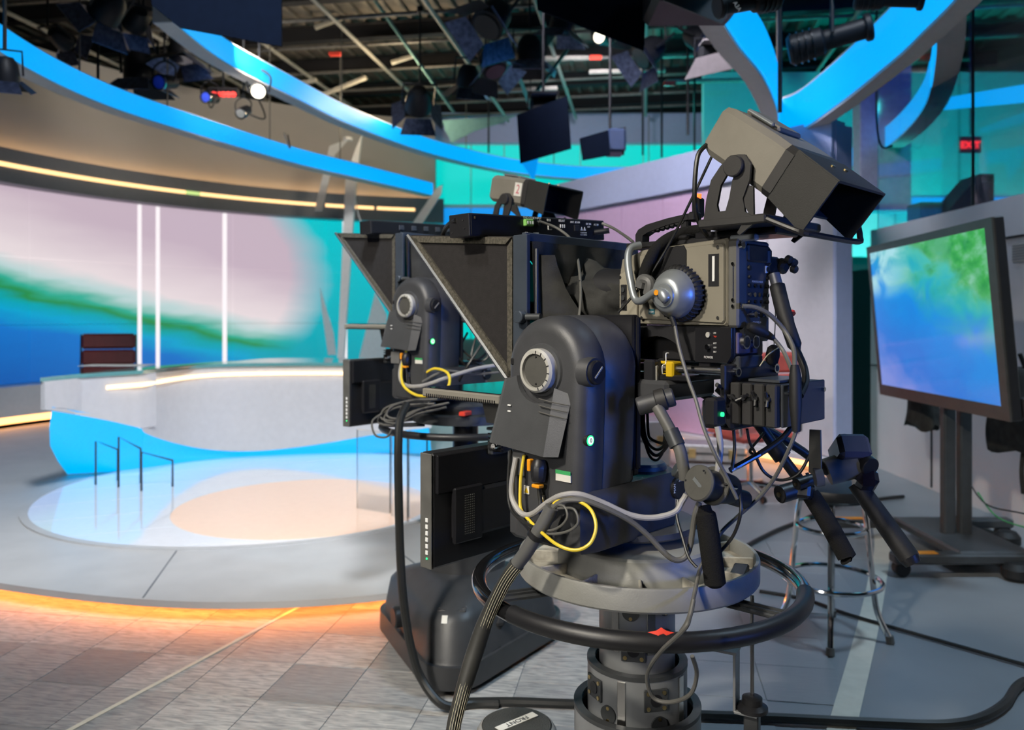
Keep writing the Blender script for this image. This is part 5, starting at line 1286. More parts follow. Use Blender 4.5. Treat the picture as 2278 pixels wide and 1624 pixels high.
    boxo('side_bezel', 'dgrey_cable', k_, (-.282, .452, .905), (.006, .044, .294), .002)
    for i in range(6): boxo('side_button', 'white', k_, (-.286, .445, .80+i*.0165), (.003, .010, .011), .001)
    boxo('indicator', 'ledg', k_, (-.286, .445, .785), (.003, .004, .004), 0)
    boxo('hanger', 'coldark', k_, (-.07, .41, 1.05), (.06, .02, .04), .004)
    return t

def build_clock(rig, who, full=True):
    t = thing('timecode_clock', 'slim black rack box with rear connectors lying '+who, 'device', (0, .34, 1.606), rig)
    boxo('case', 'black', t, (-.01, .335, 1.638), (.525, .075, .056), .002)
    boxo('rear_plate', 'blackm', t, (-.01, .2965, 1.638), (.515, .003, .050), .001)
    boxo('foot_bracket', 'post', t, (-.02, .33, 1.606), (.10, .06, .012), .001)
    y = .2945; z = 1.640
    xs = lambda px: RL(px, 500, ly=y).x
    if full:
        boxo('terminal_block', 'green', t, (-.072, .290, z+.008), (.030, .012, .018), .002)
        for k in range(3): boxo('terminal_slot', 'white', t, (-.080+k*.009, .2835, z+.008), (.004, .002, .008), 0)
        MB().cyl((-.035, .296, z+.008), (-.035, .284, z+.008), .008, n=14).build('bnc_socket', 'chrome', t)
        boxo('usb_socket', 'white', t, (.015, .2945, z), (.016, .003, .016), .001); boxo('usb_hole', 'black', t, (.015, .2925, z), (.011, .002, .011), 0)
        for k in range(3): boxo('relay_pin', 'white', t, (.058+k*.008, .294, z+.004), (.0025, .003, .009), 0)
        boxo('antenna_socket', 'dark', t, (.125, .294, z), (.020, .004, .018), .001)
        MB().cyl((.205, .296, z-.010), (.230, .262, z-.006), .008, n=12).build('power_plug', 'black', t)
        boxo('case_screw', 'brass', t, (-.255, .2945, 1.655), (.006, .003, .006), .001)
        for s_, x, zz, sz in [('TIME CODE INPUT', -.052, z+.021, .0085), ('USB', .012, z+.018, .009), ('RELAY', .064, z+.018, .009), ('ANT. SCAN', .120, z+.016, .008), ('DC IN', .178, z+.013, .008), ('12 V', .178, z+.005, .006), ('AC IN', .212, z+.012, .008), ('BAL.', -.075, z-.018, .007), ('UNBAL.', -.038, z-.018, .007), ('CAUTION', .155, z-.012, .006), ('RISK OF SHOCK', .155, z-.018, .004)]:
            text(s_, sz, 'white', t, (x, .2943, zz), X_, Z_, 'lettering', .0003)
        for x in (.147, .160): MB().prism([(x-.005, z-.006), (x+.005, z-.006), (x, z+.004)], .2935, .2948, 'y').build('warning_triangle', 'white', t)
        for zz, y_ in [(1.65, .32), (1.63, .315), (1.648, .355), (1.622, .36)]: MB().cyl((-.2735, y_, zz), (-.2720, y_, zz), .0025, n=8).build('side_hole', 'dark', t)
    else:
        for k in range(5): boxo('rear_socket', 'panel_blue', t, (-.10+k*.075, .2935, z), (.03, .005, .022), .002)
    t.rotation_euler = (0, -.05, R(rig[2]))
    return t

def build_camera(rig, who, num):
    t = thing('broadcast_camera', 'beige and black broadcast camera body '+who, 'camera', (0, -.17, 1.293), rig)
    # beige shell: nose steps down
    side = [(.0, 1.383), (.018, 1.395), (.018, 1.50), (.010, 1.535), (-.045, 1.548), (-.055, 1.553), (-.318, 1.566), (-.325, 1.560), (-.325, 1.386), (-.318, 1.380)]
    MB().prism(side, -.066, .066, 'x', .006).build('body_shell', 'beige', t, smooth=30)
    MB().prism([(-.055, 1.395), (-.055, 1.54), (-.10, 1.548), (-.312, 1.556), (-.318, 1.55), (-.318, 1.392), (-.312, 1.386)], -.0715, -.064, 'x', .004).build('side_door', 'beige', t, smooth=30)
    MB().prism([(.012, 1.40), (.012, 1.50), (-.03, 1.512), (-.05, 1.50), (-.05, 1.40)], -.0725, -.064, 'x', .004).build('nose_cover', 'beige2', t, smooth=30)
    bp = boxo('button_plate', 'black', t, (-.0735, -.005, 1.445), (.003, .020, .060), .001)
    for k in range(3): MB().cyl((-.0745, -.005, 1.425+k*.019), (-.0785, -.005, 1.425+k*.019), .006, n=14).build('push_button', 'coldark', bp)
    MB().prism([(-.10, 1.470), (-.10, 1.552), (-.20, 1.556), (-.208, 1.545), (-.208, 1.505), (-.195, 1.42), (-.18, 1.41), (-.17, 1.47)], -.0745, -.071, 'x', .001).build('black_inset', 'black', t, smooth=30)
    for y, z in [(-.30, 1.547), (-.30, 1.398), (-.065, 1.398), (.008, 1.492)]:
        MB().cyl((-.0718, y, z), (-.0735, y, z), .004, n=10).build('case_screw', 'steel', t)
    n1 = boxo('number_plate', 'black', t, (-.0722, -.288, 1.499), (.0012, .030, .068), 0)
    text(num, .072, 'white', n1, (-.0732, -.288, 1.499), -Y_, Z_, 'lettering', .0004, .002, .62)
    lb = boxo('brand_plate', mat('teal_plate', (.03, .12, .15), .4), t, (-.0722, -.098, 1.412), (.0012, .020, .012), 0)
    text('hyper', .007, 'white', lb, (-.0731, -.098, 1.412), -Y_, Z_, 'lettering', .0002)
    # side rail and rear panel
    boxo('side_rail', 'dgrey_cable', t, (-.052, -.340, 1.470), (.036, .030, .185), .005)
    MB().cyl((-.0715, -.342, 1.44), (-.0715, -.342, 1.505), .0015, n=6).build('strap_cord', 'black', t)
    for z in (1.51, 1.435, 1.422): MB().cyl((-.0705, -.342, z), (-.0735, -.342, z), .004, n=10).build('rail_screw', 'chrome', t)
    MB().cyl((-.058, -.350, 1.548), (-.058, -.362, 1.550), .009, n=14).build('rear_bnc', 'chrome', t)
    rp = boxo('rear_panel', 'panel_blue', t, (.012, -.345, 1.455), (.105, .022, .215), .004)
    boxo('rear_hatch', 'black', rp, (.012, -.357, 1.535), (.095, .010, .038), .004)
    boxo('rear_dome', 'black', rp, (.055, -.352, 1.53), (.03, .03, .05), .012)
    yb = -.3575
    for r_, (zz, nn_, rad) in enumerate([(1.503, 2, .0055), (1.484, 2, .004), (1.466, 4, .0045), (1.447, 5, .005), (1.432, 4, .004)]):
        for k in range(nn_):
            x = -.027+.078*(k/(max(1, nn_-1))); MB().cyl((x, -.354, zz), (x, yb-.004, zz), rad, n=10).build('rear_knob', 'chrome' if r_ == 3 else 'black', rp)
    boxo('ethernet_socket', 'white', rp, (.050, yb, 1.503), (.014, .003, .016), .001)
    for s_, x, z in [('MONITOR MIXER', .010, 1.475), ('INTERCOM', -.012, 1.420), ('SDI OUT', .030, 1.420), ('GENLOCK IN', .008, 1.388)]:
        text(s_, .0062, 'white', rp, (x, yb+.0007, z), X_, Z_, 'lettering', .0003)
    for k, x in enumerate((-.02, .003, .03)): MB().cyl((x, -.355, 1.405), (x, -.372, 1.405), .007, n=12).build('bnc_socket', 'chrome', rp)
    # lower black dock with arch
    dock = [(.02, 1.380), (.02, 1.345), (-.005, 1.325), (-.01, 1.305)]+[(-.105+.085*math.cos(R(a)), 1.305+.052*math.sin(R(a))) for a in range(15, 181, 15)]+[(-.205, 1.305), (-.33, 1.305), (-.34, 1.320), (-.34, 1.380)]
    MB().prism(dock, -.062, .062, 'x', .003).build('dock', 'black', t, smooth=30)
    boxo('dock_core', 'black', t, (.01, -.105, 1.335), (.05, .20, .07), .004)
    MB().prism([(-.23, 1.378), (-.23, 1.302), (-.325, 1.302), (-.338, 1.318), (-.338, 1.378)], -.070, -.060, 'x', .003).build('switch_block', 'blackm', t)
    boxo('dock_foot', 'blackm', t, (-.02, -.255, 1.290), (.09, .035, .030), .002)
    MB().cyl((-.0705, -.272, 1.362), (-.0745, -.272, 1.362), .006, n=12).build('breaker', 'ledg' if False else 'dialring', t)
    MB().cyl((-.0705, -.272, 1.336), (-.078, -.272, 1.336), .006, n=12).build('power_switch', 'chrome', t)
    for s_, y, z, sz, mm in [('POWER', -.272, 1.314, .0075, 'white'), ('ON', -.290, 1.366, .005, 'white'), ('TRIP', -.291, 1.358, .005, 'red'), ('EXT', -.291, 1.344, .005, 'white'), ('OFF', -.291, 1.335, .005, 'white'), ('BAT', -.291, 1.326, .005, 'white')]:
        text(s_, sz, mm, t, (-.0712, y, z), -Y_, Z_, 'lettering', .0003)
    cp = boxo('connector_plate', 'purple', t, (-.015, -.343, 1.345), (.085, .008, .045), .002)
    for x in (-.037, .004): MB().cyl((x, -.346, 1.347), (x, -.358, 1.347), .015, n=18).build('xlr_socket', 'steel', cp); MB().cyl((x, -.357, 1.347), (x, -.3595, 1.347), .011, n=16).build('xlr_insert', 'black', cp)
    boxo('dock_tail', 'panel_blue', t, (-.005, -.335, 1.305), (.10, .03, .026), .003)
    # lens barrel, hidden in the shroud
    MB().cyl((0, .01, 1.46), (0, .13, 1.46), .055, .06, n=28).build('lens_barrel', 'black', t)
    # top plates and handle
    boxo('top_plate', 'black', t, (0, -.14, 1.566), (.10, .30, .014), .003)
    boxo('top_module', 'black', t, (-.03, -.165, 1.578), (.05, .07, .014), .004)
    hd = MB().prism([(.010, 1.570), (.010, 1.606), (.0, 1.624), (-.03, 1.640), (-.10, 1.655), (-.165, 1.664), (-.172, 1.644), (-.10, 1.631), (-.035, 1.612), (-.016, 1.600), (-.014, 1.570)], -.014, .014, 'x', .004).build('carry_handle', 'black', t, smooth=30)
    for k in range(7): MB().cyl((-.012, -.050-k*.016, 1.6185+k*.0032), (.012, -.050-k*.016, 1.6185+k*.0032), .0065, n=10).build('grip_rib', 'rubber', hd)
    boxo('handle_end', 'black', hd, (0, -.178, 1.652), (.030, .028, .034), .006)
    boxo('rear_post', 'black', hd, (0, -.150, 1.605), (.020, .025, .075), .004)
    return warp(t, lambda p: Vector((p.x, .828*p.y-.012, p.z if p.z < 1.575 else 1.575+(p.z-1.575)*.66)))

def build_finder(rig, who, ang, num=None, dy=0, dz=0, short=False):
    pv = Vector((0, -.33+dy, 1.70+dz)); ca, sa = math.cos(R(ang)), math.sin(R(ang))
    e1, e2 = Vector((0, -ca, -sa)), Vector((0, -sa, ca))
    def V(x, u, v): return pv+X_*x+e1*u+e2*v
    t = thing('viewfinder_monitor', 'large grey viewfinder with black hood '+who, 'viewfinder', (0, -.33+dy, 1.585+dz), rig)
    def hull(secs, nm, m, cap=True, sm=35): return MB().loft([[V(*p) for p in s_] for s_ in secs], cap=cap).build(nm, m, t, smooth=sm)
    def rect(u, w_, v0, v1, ch=.012):
        return [(-w_+ch, u, v0), (w_-ch, u, v0), (w_, u, v0+ch), (w_, u, v1-ch), (w_-ch, u, v1), (-w_+ch, u, v1), (-w_, u, v1-ch), (-w_, u, v0+ch)]
    hull([rect(-.118, .082, .006, .072), rect(-.108, .098, -.008, .085), rect(-.085, .106, -.015, .090), rect(.030, .108, -.017, .090), rect(.066, .108, -.018, .088)], 'housing', 'vfgrey')
    hull([rect(.066, .1085, -.019, .0885), rect(.088, .1085, -.020, .087)], 'front_band', 'vfdark')
    boxr = Matrix((X_, e1, e2)).transposed()
    MB().box(V(0, -.045, .094), (.10, .09, .012), .005, boxr).build('top_cap', 'vfgrey', t)
    MB().box(V(-.06, -.045, .098), (.010, .07, .008), .003, boxr).build('top_latch', 'silver', t)
    # hood: two sides, top, set-back floor
    for s in (-1, 1):
        MB().slab([V(s*.104, .088, -.018), V(s*.104, .088, .086), V(s*.112, .194, .078), V(s*.112, .190, -.036)], .005).build('hood_side', 'hood', t)
    MB().slab([V(-.104, .088, .086), V(.104, .088, .086), V(.112, .194, .078), V(-.112, .194, .078)], .005).build('hood_top', 'hood', t)
    MB().slab([V(-.104, .088, -.016), V(.104, .088, -.016), V(.106, .125, -.022), V(-.106, .125, -.022)], .005).build('hood_floor', 'hood', t)
    MB().slab([V(-.098, .090, -.012), V(.098, .090, -.012), V(.098, .090, .080), V(-.098, .090, .080)], .003).build('finder_screen', 'screen', t)
    for x in (-.03, .03): MB().cyl(V(x, .13, .083), V(x, .13, .089), .005, n=10).build('hood_stud', 'brass', t)
    # yoke arms with pivot discs
    for s in (-1, 1):
        x = s*.122; b0 = pv.z-.105
        y0 = pv.y
        ref = RL(1633, 370, lx=-.122)
        for band in ([(1563, 492), (1570, 440), (1580, 400), (1600, 370), (1622, 346), (1640, 343), (1640, 372), (1614, 390), (1601, 412), (1593, 455), (1596, 470), (1600, 492)],
                     [(1600, 492), (1596, 470), (1612, 468), (1620, 440), (1627, 400), (1640, 372), (1640, 343), (1655, 343), (1668, 365), (1665, 400), (1650, 440), (1655, 470), (1690, 492)]):
            pr_ = [RL(a, b, lx=-.122)-ref for a, b in band]
            MB().prism([(y0+p.y, pv.z+p.z) for p in pr_], x-.0035, x+.0035, 'x').build('yoke_arm', 'vfdark', t, smooth=30)
        MB().cyl((s*.110, y0, pv.z), (s*.136, y0, pv.z), .0215, n=28, b=.002).build('pivot_knob', 'vfdark', t)
        MB().slab([V(s*.118, .012, -.030), V(s*.118, .055, -.012), V(s*.118, .100, -.070), V(s*.118, .088, -.105), V(s*.118, .080, -.105), V(s*.118, .078, -.06)], .006).build('link_arm', 'vfdark', t)
    MB().box((0, pv.y+.01, pv.z-.108), (.252, .150, .018), .003).build('yoke_base', 'vfdark', t)
    MB().box((0, pv.y+.045, pv.z-.124), (.10, .19, .016), .003).build('slide_plate', 'blackm', t)
    MB().box((-.052, pv.y+.02, pv.z-.136), (.016, .06, .014), .003).build('slide_lock', 'silver', t)
    # guard bar under the hood
    yb = pv.y-.15; zb = pv.z-.145
    MB().tube(spl([(-.118, pv.y-.06, pv.z-.108), (-.118, yb+.02, zb+.005), (-.112, yb, zb), (.10, yb, zb), (.118, yb+.0, zb+.012), (.120, yb+.01, zb+.05), (.116, yb+.04, zb+.085)], 5), .006, 8).build('guard_bar', 'black', t)
    if num:
        s = MB().box(V(-.1095, .045, .045), (.0012, .036, .052), 0, boxr).build('number_sticker', 'label', t)
        text(num, .050, mat('pink_ink', (.55, .10, .14), .6), s, V(-.1106, .045, .044), e1, e2, 'lettering', .0004, 0, .75)
    return t

def build_rods(rig, who):
    t = thing('rod_support', 'silver rail support with yellow clamps below the camera body '+who, 'rail support', (0, -.14, 1.272), rig)
    for x in (-.062, .092):
        MB().cyl((x, .02, 1.286), (x, -.348, 1.286), .0088, n=16).build('steel_rod', 'steel', t)
        MB().cyl((x, -.340, 1.286), (x, -.356, 1.286), .0105, n=16).build('rod_end', 'chrome', t)
        MB().cyl((x, -.356, 1.286), (x, -.3568, 1.286), .0065, n=12).build('rod_bore', 'dark', t)
    boxo('rail_plate', 'yellowp', t, (-.055, -.05, 1.299), (.03, .20, .006), .001)
    boxo('rail_plate', 'yellowp', t, (-.055, -.08, 1.272), (.03, .16, .006), .001)
    boxo('yellow_clamp', 'yellowp', t, (-.062, -.165, 1.284), (.034, .026, .036), .004)
    boxo('end_plate', 'black', t, (.015, -.333, 1.262), (.212, .016, .080), .003)
    MB().tube([(-.10, -.333, 1.257), (-.112, -.333, 1.262)], .005, 8).build('wing_screw', 'black', t)
    MB().tube(spl([(-.072, -.12, 1.300), (-.075, -.125, 1.28), (-.062, -.125, 1.262), (-.05, -.12, 1.28), (-.06, -.12, 1.302)], 4), [.012]*17, 8).build('tape_wrap', 'rubber', t)
    MB().tube(spl([(-.082, -.148, 1.275), (-.085, -.150, 1.292), (-.075, -.152, 1.298), (-.072, -.150, 1.318), (-.066, -.153, 1.320)], 5), .0016, 6).build('string', 'white', t)
    return warp(t, lambda p: Vector((p.x*1.1, .828*p.y-.012, p.z)))

def build_converters(rig):
    b = thing('converter_box', 'dark blue lit converter stack hung behind the numbered camera', 'device', (.02, -.40, 1.178), rig)
    boxo('chassis', 'black', b, (.032, -.40, 1.222), (.195, .104, .084), .003)
    boxo('rear_face', 'panel_blue', b, (.032, -.4535, 1.222), (.195, .006, .086), .002)
    for k in range(4):
        y = -.360-.0262*k
        boxo('slide_module', 'vfdark', b, (-.070, y, 1.222), (.024, .0235, .086), .003)
        k0 = MB().cyl((-.082, y+.004, 1.236), (-.090, y+.004, 1.236), .006, n=10).build('wing_hub', 'black', b)
        a = [.3, -.5, 1.4, 1.5][k]
        for s in (-1, 1): MB().cyl((-.088, y+.004+s*.003*math.cos(a), 1.236+s*.003*math.sin(a)), (-.094, y+.004+s*.015*math.cos(a), 1.236+s*.015*math.sin(a)), .0035, n=8).build('wing', 'black', k0)
    for x, z in [(-.04, 1.245), (.115, 1.245)]: MB().cyl((x, -.456, z), (x, -.463, z), .005, n=12).build('front_screw', 'chrome', b)
    MB().box((.03, -.40, 1.268), (.13, .07, .006), .001).build('top_strip', 'panel_blue', b)
    warp(b, lambda p: p+Vector((0, .055, 0)))
    s = thing('splitter_box', 'small black box with a green lamp under the camera plate', 'device', (-.02, -.285, 1.165), rig)
    boxo('housing', 'black', s, (-.01, -.265, 1.196), (.15, .075, .062), .006)
    boxo('face_plate', 'dialface', s, (-.0865, -.265, 1.200), (.002, .045, .042), 0)
    lc = RL(1607, 922, ly=-.335)
    boxo('lamp_block', 'black', s, lc+Vector((0, .016, .004)), (.040, .028, .055), .005)
    MB().cyl(lc+Vector((0, .003, 0)), lc+Vector((0, -.002, 0)), .0045, n=12).build('green_lamp', 'ledg', s)
    for z in (1.212, 1.183): MB().cyl((-.087, -.280, z), (-.105, -.292, z-.004), .0045, n=10).build('bnc_plug', 'chrome', s)

def build_panbars(rig):
    q = lambda px, py, lx: RL(px, py, lx=lx, rig=rig)
    t = thing('pan_bar', 'left pan bar with grey drum control and drooping black foam grip', 'pan bar', q(1600, 1312, -.13), rig)
    MB().cyl(q(1418, 905, -.165), q(1500, 882, -.12), .020, n=20, b=.003).build('rosette_clamp', 'head', t)
    rr_ = MB().lathe([(.017, -.012), (.024, -.010), (.024, .010), (.017, .012)], (0, 0, 0), 20).build('rosette_ring', 'vfdark', t, off=(0, 0, 0))
    rm = (q(1500, 882, -.12)-q(1418, 905, -.165)).to_track_quat('Z', 'Y').to_matrix().to_4x4(); rm.translation = q(1470, 890, -.14)-Vector(t['_b']); rr_.data.transform(rm)
    MB().tube(spl([q(1462, 905, -.155), q(1490, 955, -.158), q(1512, 1000, -.16), q(1520, 1040, -.16), q(1524, 1065, -.155)], 6), .0125, 14).build('bar', 'dgrey_cable', t)
    MB().tube(spl([q(1492, 958, -.158), q(1507, 992, -.16)], 4), .0165, 14).build('bar_sleeve', 'coldark', t)
    c0, c1 = q(1552, 1074, -.185), q(1612, 1086, -.10)
    ax_ = (c1-c0).normalized()
    dr = MB().cyl(c0, c0+ax_*.010, .036, n=36, b=.003).build('drum_face', 'dialface', t)
    MB().cyl(c0+ax_*.012, c0+ax_*.046, .031, n=36).build('drum_body', 'black', t)
    MB().cyl(c0+ax_*.046, c0+ax_*.055, .039, n=36, b=.002).build('drum_ring', 'dialface', t)
    MB().cyl(c0+ax_*.060, c0+ax_*.105, .035, .030, n=36).build('drum_back', 'black', t)
    up = Vector((0, 0, 1)); sd = ax_.cross(up).normalized(); rot_ = Matrix((sd, up, -ax_)).transposed()
    MB().box(c0-ax_*.001, (.024, .008, .002), 0, rot_ @ Matrix.Rotation(-.7, 3, 'Z')).build('drum_label', 'silver', dr)
    for a in (60, 180, 300): p = c0+(sd*math.cos(R(a))+up*math.sin(R(a)))*.030; MB().cyl(p, p-ax_*.001, .002, n=8).build('drum_screw', 'black', dr)
    p = c0+ax_*.04+Vector((.0, -.032, .005)); MB().cyl(p, p+ax_*.035+Vector((0, -.004, 0)), .005, n=10, b=.0015).build('drum_lever', 'chrome', t)
    MB().cyl(c0+ax_*.105+Vector((0, 0, -.012)), c0+ax_*.160+Vector((0, 0, -.016)), .019, n=20, b=.003).build('thumb_wheel', 'black', t)
    MB().cyl(q(1502, 1042, -.16), q(1516, 1050, -.15), .017, n=16, b=.002).build('clamp_nut', 'coldark', t)
    MB().tube(spl([q(1563, 1125, -.15), q(1572, 1160, -.15), q(1582, 1230, -.148), q(1592, 1306, -.145)], 6), [.016]*4+[.0215]*14+[.012], 16).build('foam_grip', 'foam', t)
    # right bar with foam grip
    t = thing('pan_bar', 'right pan bar with straight black foam grip in front of the stool', 'pan bar', q(1882, 1240, .2), rig)
    MB().tube([q(1685, 940, .13), q(1735, 1010, .16), q(1806, 1105, .19)], .0125, 14).build('bar', 'black', t)
    MB().tube([q(1722, 992, .155), q(1742, 1018, .163)], .021, 14).build('bar_collar', 'black', t)
    MB().tube([q(1685, 940, .13), Vector((.10, -.16, 1.235))], .0125, 12).build('bar_root', 'black', t)
    MB().tube(spl([q(1802, 1098, .19), q(1840, 1160, .195), q(1880, 1232, .2), q(1884, 1240, .2)], 5), [.019]+[.0205]*12+[.0195, .016, .012], 18).build('foam_grip', 'foam', t)
    r_ = thing('zoom_rocker', 'black zoom control with two open sockets clamped on the right pan bar', 'control', q(1760, 1110, .16), rig)
    MB().box(q(1790, 1090, .17), (.05, .035, .04), .006, (0, .3, .2)).build('clamp_body', 'black', r_)
    d_ = (q(1722, 1103, .10)-q(1765, 1090, .15)).normalized()
    for (px, py, rad) in [(1735, 1100, .020), (1772, 1077, .013)]:
        a = q(px, py, .12); MB().cyl(a-d_*.05, a, rad, n=22).build('socket_barrel', 'black', r_); MB().cyl(a, a+d_*.0015, rad*.86, n=22).build('socket_mouth', 'dark', r_); MB().cyl(a, a+d_*.005, rad*.28, n=12).build('socket_pin', 'brass', r_)
    MB().tube([q(1795, 1052, .17), q(1808, 1085, .165)], .004, 8).build('lever', 'chrome', r_)
    # far right bar with hand control
    h = thing('hand_control', 'black hand grip with violet-lit button head hanging over the stool', 'control', q(2030, 1250, .35), rig)
    MB().tube([q(1905, 1075, .35), q(2022, 1240, .35)], [.021, .0235], 18).build('grip', 'rubber', h)
    MB().cyl(q(2022, 1240, .35), q(2032, 1255, .35), .0235, .018, n=18).build('grip_cap', 'black', h)
    MB().box(q(1925, 1070, .345), (.07, .05, .045), .012, (0, .6, .6)).build('grip_mount', mat('gloss_black', (.012, .010, .016), .1, coat=.8), h)
    MB().tube([q(1840, 1050, .30), q(1905, 1030, .34)], [.032, .034], 20).build('zoom_barrel', 'dgrey_cable', h)
    MB().tube(spl([q(1842, 1050, .30), Vector((.24, -.27, 1.10)), Vector((.10, -.10, 1.225))], 5), .0105, 12).build('mount_arm', 'black', h)
    hb = MB().box(q(1890, 1005, .34), (.085, .075, .06), .01, (0, .62, .75)).build('button_head', mat('violet_lit_shell', (.050, .048, .070), .4), h)  # violet light put into the shell colour as a tint
    c = q(1890, 1005, .34); m_ = Euler((0, .62, .75)).to_matrix()
    for (a, b) in [(-.02, .012), (.012, .018), (-.008, -.016), (.024, -.010)]:
        MB().box(c+m_ @ Vector((a, b-.0, .032)), (.012, .010, .006), .002, m_).build('button', 'black', hb)
    MB().cyl(q(1925, 1030, .335), q(1938, 1040, .325), .022, n=20, b=.002).build('end_dial', 'blackm', h)
    # bracket plate between
    p_ = thing('bracket_plate', 'flat grey plate with green-lit edge hanging below the converter stack', 'bracket', q(1815, 1075, .12), rig)
    MB().slab([q(1802, 955, .12), q(1826, 957, .12), q(1828, 1065, .12), q(1800, 1050, .12)], .006).build('plate', 'dgrey_cable', p_)
    MB().cyl(q(1830, 1060, .125), q(1812, 1062, .115), .020, n=20).build('plate_boss', 'dgrey_cable', p_)

def build_headset(rig):
    q = lambda px, py, lx: RL(px, py, lx=lx, rig=rig)
    c = q(1513, 652, -.080)
    t = thing('headset', 'silver intercom headset hung on the side of the numbered camera', 'headset', c-Vector((0, 0, .07)), rig)
    tilt = Vector((-.98, .06, -.10)).normalized()
    p0 = c
    cu = []
    u = tilt.orthogonal().normalized(); w_ = tilt.cross(u)
    ring = [p0+tilt*.008+(u*math.cos(2*math.pi*k/40)*.048+w_*math.sin(2*math.pi*k/40)*.048) for k in range(40)]
    cs = MB().tube(ring, .0135, 12, True).build('ear_cushion', 'rubber', t, smooth=180)
    for k in range(36):
        a = 2*math.pi*k/36; d_ = u*math.cos(a)+w_*math.sin(a); MB().tube([p0+tilt*.0+d_*.0605, p0+tilt*.012+d_*.0595, p0+tilt*.020+d_*.053], .0028, 5).build('cushion_pleat', 'rubber', cs)
    secs = []
    for h, r in [(.010, .052), (.022, .054), (.034, .049), (.050, .038), (.054, .034), (.056, .026), (.060, .025), (.061, .012)]:
        secs.append([p0+tilt*h+(u*math.cos(2*math.pi*k/36)+w_*math.sin(2*math.pi*k/36))*r for k in range(36)])
    MB().loft(secs).build('ear_shell', 'silver', t, smooth=50)
    pc = p0+tilt*.061
    MB().tube(spl([pc+Vector((0, -.012, -.012)), pc+Vector((0, .012, .010)), q(1418, 670, -.13), q(1402, 620, -.12), q(1397, 575, -.105), q(1404, 552, -.09), q(1425, 545, -.07)], 6), [.010, .012, .013, .013, .012]+[.0085]*27+[.0085]*5, 10).build('yoke_arm', 'silver', t, smooth=80)
    MB().cyl(pc+Vector((-.002, .010, .006)), pc+Vector((-.010, .010, .006)), .006, n=14).build('maker_badge', 'orange', t)
    hb = MB().tube(spl([q(1432, 640, -.115), q(1434, 610, -.11), q(1445, 580, -.10), q(1462, 552, -.085), q(1490, 530, -.06), q(1530, 516, -.03), q(1580, 512, 0)], 6), [.018, .018, .017, .016, .014]+[.0135]*32, 12).build('headband', 'foam', t)
    MB().tube(spl([q(1424, 640, -.128), q(1430, 622, -.128), q(1446, 628, -.128), q(1442, 655, -.128)], 5), [.012]*16, 10).build('tape_wrap', 'sleeveg', t)
    MB().tube([p0+tilt*.03+Vector((0, 0, -.048)), p0+tilt*.03+Vector((0, -.008, -.068))], .006, 10).build('strain_relief', 'rubber', t)
    a = p0+tilt*.03+Vector((0, -.008, -.066))
    lone(MB().tube(spl([a, q(1510, 770, -.118), q(1530, 840, -.135), q(1548, 890, -.15), q(1565, 950, -.165), q(1590, 1010, -.165), q(1615, 1058, -.15), q(1640, 1110, -.14)], 7), .0040, 8), 'headset_cable', 'dgrey_cable', 'grey headset cable falling from the ear shell past the rails', 'cable', rig=rig)
    lone(MB().tube(spl([q(1572, 322, -.100), q(1553, 345, -.118), q(1546, 400, -.126), q(1546, 450, -.12), q(1553, 490, -.10), q(1568, 518, -.06), q(1582, 530, -.03)], 6), .0048, 8), 'finder_cable', 'cable', 'black cable dropping from the viewfinder to the camera top', 'cable', rig=rig)
    lone(MB().tube(spl([q(1585, 345, -.08), q(1540, 440, -.09), q(1490, 540, -.085), q(1440, 620, -.10), q(1375, 695, -.12)], 6), .0030, 8), 'finder_lead', 'cable', 'thin black cord slanting from the viewfinder across the camera side', 'cable', rig=rig)

